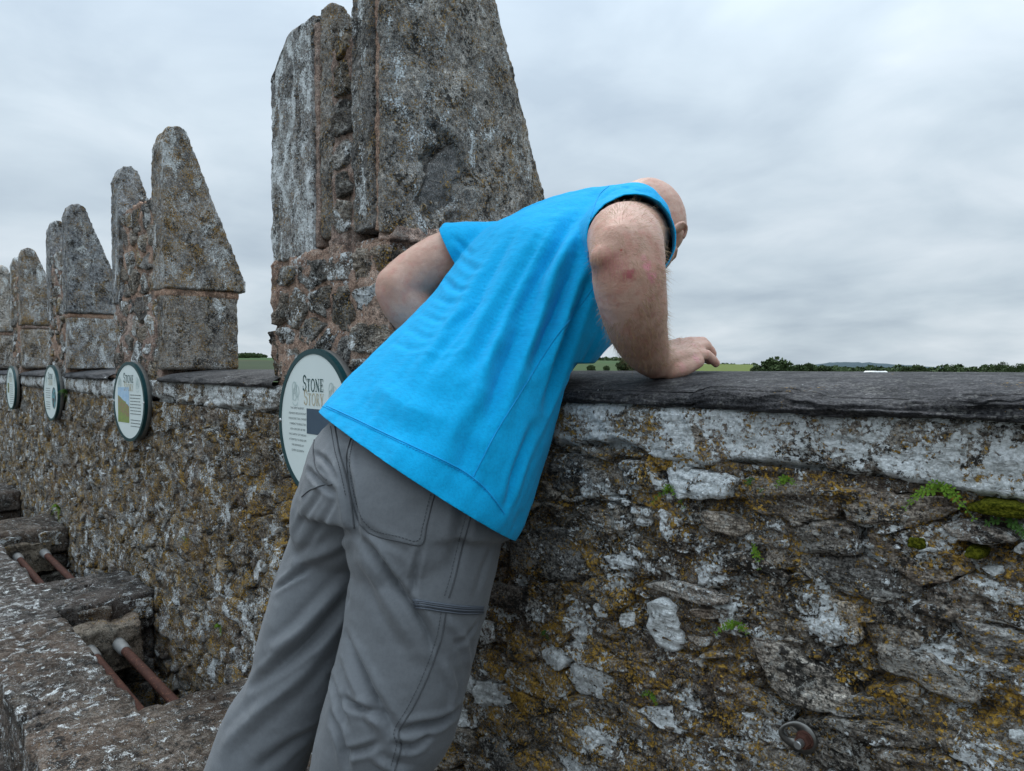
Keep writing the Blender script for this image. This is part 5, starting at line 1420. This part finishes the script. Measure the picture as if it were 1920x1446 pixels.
# ------------------------------------------------------------------ steel anchor in the wall
M_PLATE = simple('scuffed_steel', (0.17, 0.165, 0.155), 0.42, 0.9, nscale=90, namp=0.35)
M_BOLT = simple('zinc_bolt', (0.42, 0.43, 0.43), 0.35, 0.9)
anc = thing('anchor_hanger', 'steel hanger plate with a rusty nut bolted low in the wall', 'wall anchor', None, (-0.424, -0.020, 0.765))
th = np.linspace(0, 2 * np.pi, 40, endpoint=False)
def egg(sx, sz, k): return np.c_[sx * np.cos(th) * (1 - k * np.sin(th)), np.zeros(40), sz * np.sin(th)]
ang = math.radians(72)
def lay(p):
    q = p.copy(); x = q[:, 0] * math.cos(ang) - q[:, 2] * math.sin(ang); z = q[:, 0] * math.sin(ang) + q[:, 2] * math.cos(ang)
    # the eye of the plate stands away from the wall
    out = np.clip((-x - 0.004) / 0.02, 0, 1) ** 1.3 * 0.016
    return np.c_[x, -out + q[:, 1], z]
outer = egg(0.0200, 0.0225, 0.16); inner = egg(0.0080, 0.0080, 0.1) + np.array((0.0, 0, 0.0105))
q = [lay(inner + np.array((0, .0016, 0))), lay(inner + np.array((0, -.0016, 0))), lay((outer * .5 + inner * .5) + np.array((0, -.0016, 0))), lay(outer + np.array((0, -.0016, 0))), lay(outer + np.array((0, .0016, 0))), lay((outer * .5 + inner * .5) + np.array((0, .0016, 0)))]
V = np.vstack(q); F = []
for k in range(6):
    for i in range(40):
        F.append((k * 40 + i, k * 40 + (i + 1) % 40, ((k + 1) % 6) * 40 + (i + 1) % 40, ((k + 1) % 6) * 40 + i))
me = mesh(V, F); fix_normals(me); add('plate', me, anc, M_PLATE)
bx_ = 0.0075
for nm, r, y0, y1, m_, nseg in (('washer', .0118, -.0016, -.0040, M_RUST, 24), ('nut', .0098, -.004, -.0125, M_RUST, 6), ('bolt', .0052, -.0125, -.0235, M_BOLT, 20)):
    t_ = np.linspace(0, 2 * np.pi, nseg, endpoint=False)
    rg = [np.c_[bx_ + r * k * np.cos(t_), np.full(nseg, y), -0.001 + r * k * np.sin(t_)] for k, y in ((1, y0), (1, y1 + .001), (.88, y1))]
    me = mesh(*loft(rg)); fix_normals(me); add(nm, me, anc, m_, False)

# ------------------------------------------------------------------ ferns and moss in the joints
M_FERN = leaf_mat('fern_green', (0.055, 0.13, 0.015), (0.16, 0.26, 0.03))
M_FERN2 = leaf_mat('fern_dark', (0.03, 0.075, 0.018), (0.07, 0.14, 0.03))
def fern(u, z, size, label, fronds=6, dark=False, spread=1.0, tilt=0.0):
    t = thing('fern', label, 'fern', 'little green plants growing in the wall joints', (u, -0.014, z))
    rng = np.random.default_rng(int(abs(u * 1000)) + int(z * 100))
    for k in range(fronds):
        a = tilt + rng.uniform(-1.5, 1.5) * spread; L = size * rng.uniform(0.55, 1.0); V, F = [], []
        out = rng.uniform(0.25, 0.8); n = max(4, int(L / 0.0055))
        pr = None
        for i in range(n + 1):
            s_ = i / n
            p = np.array((math.sin(a) * L * s_, -out * L * s_ * (1 - .35 * s_), math.cos(a) * L * s_ - 0.9 * L * s_ * s_))
            d = np.array((math.sin(a), -out * .5, math.cos(a) - 1.6 * s_)); d /= np.linalg.norm(d)
            sd = np.cross(d, (0, -1, 0.35)); sd /= np.linalg.norm(sd)
            if pr is not None:
                b = len(V); w_ = sd * 0.0004; V += [pr - w_, pr + w_, p + w_, p - w_]; F.append((b, b + 1, b + 2, b + 3))
            pr = p
            if i:
                lf = 0.0062 * (1 - .5 * s_) * (size / 0.04) ** 0.4
                for sg in (1, -1):
                    c0 = p + sd * sg * 0.0008; e_ = sd * sg * lf + d * lf * 0.25; w_ = d * lf * 0.42; up = np.array((0, -1, .3)) * lf * rng.uniform(-.15, .35)
                    b = len(V); V += [c0, c0 + e_ * .45 - w_, c0 + e_ + up, c0 + e_ * .45 + w_]; F.append((b, b + 1, b + 2, b + 3))
        add('frond', mesh(V, F), t, M_FERN2 if dark else M_FERN, False)
fern(-0.631, 1.062, 0.034, 'small fern below the white course, left of the grey sliver stone')
fern(-0.495, 1.090, 0.024, 'dark tuft under the middle of the white course', 5, True)
fern(-0.446, 1.098, 0.026, 'low green tuft pressed under the edge of the white course', 6)
fern(-0.265, 1.108, 0.040, 'largest bright fern under the white course, beside the moss cushion', 10)
fern(-0.498, 0.999, 0.026, 'pale fern on the light sliver stones above the big slate', 5, False, .6, 1.2)
fern(-0.518, 0.882, 0.036, 'fern sprouting at the upper left end of the big slate', 7, False, .7)
fern(-0.668, 0.735, 0.022, 'tiny fern low in the wall, far left of the steel anchor', 5)
fern(-0.899, 0.768, 0.016, 'tiny green sprig beside the grey trouser leg', 4, True)
fern(-2.486, 0.348, 0.05, 'small clump low on the wall above the ledge', 6)
fern(-0.203, 1.083, 0.026, 'dark little leaves under the moss cushion at right', 8, True)
fern(-2.834, 0.599, 0.04, 'yellowish tuft halfway down the wall left of the trousers', 5)
fern(-4.872, 1.10, 0.10, 'bushy plant growing beside the plaque with an oval picture', 12, True)
fern(-5.13, 0.37, 0.13, 'leafy green plant in the corner where the far ledge meets the wall', 10)
M_MOSS, nt = new_mat('moss'); s = NT(nt); P = s.pos()
s.done(s.mix(s.step(s.noise(P, 330, 4, 0.65), 0.35, 0.65), (0.030, 0.038, 0.004), (0.15, 0.15, 0.015)), 1.0, s.bump(s.noise(P, 600, 3, 0.6), 0.004, 0.9), spec=0.05)
for k, (pl, lab) in enumerate((([(-0.245, 1.094), (-0.215, 1.090), (-0.160, 1.088), (-0.10, 1.09), (-0.10, 1.104), (-0.18, 1.108), (-0.225, 1.106)], 'long yellow green moss cushion under the white course at right'),
                               ([(-0.242, 1.038), (-0.224, 1.036), (-0.220, 1.048), (-0.236, 1.052)], 'round dark moss tuft below the purple grey stone'),
                               ([(-0.30, 1.038), (-0.278, 1.036), (-0.28, 1.052), (-0.298, 1.05)], 'small moss tuft left of the purple grey stone'))):
    v, f = stone_mesh(pl, 0.026 if k == 0 else .014, INNER, 40, 0.003, (0, .3, .55, .75, .9, 1.0), k * 4.4, 2)
    me = mesh(v, f); o = add('moss_cushion', me, None, M_MOSS); tag(o, lab, 'moss', 'moss cushions in the wall joints')
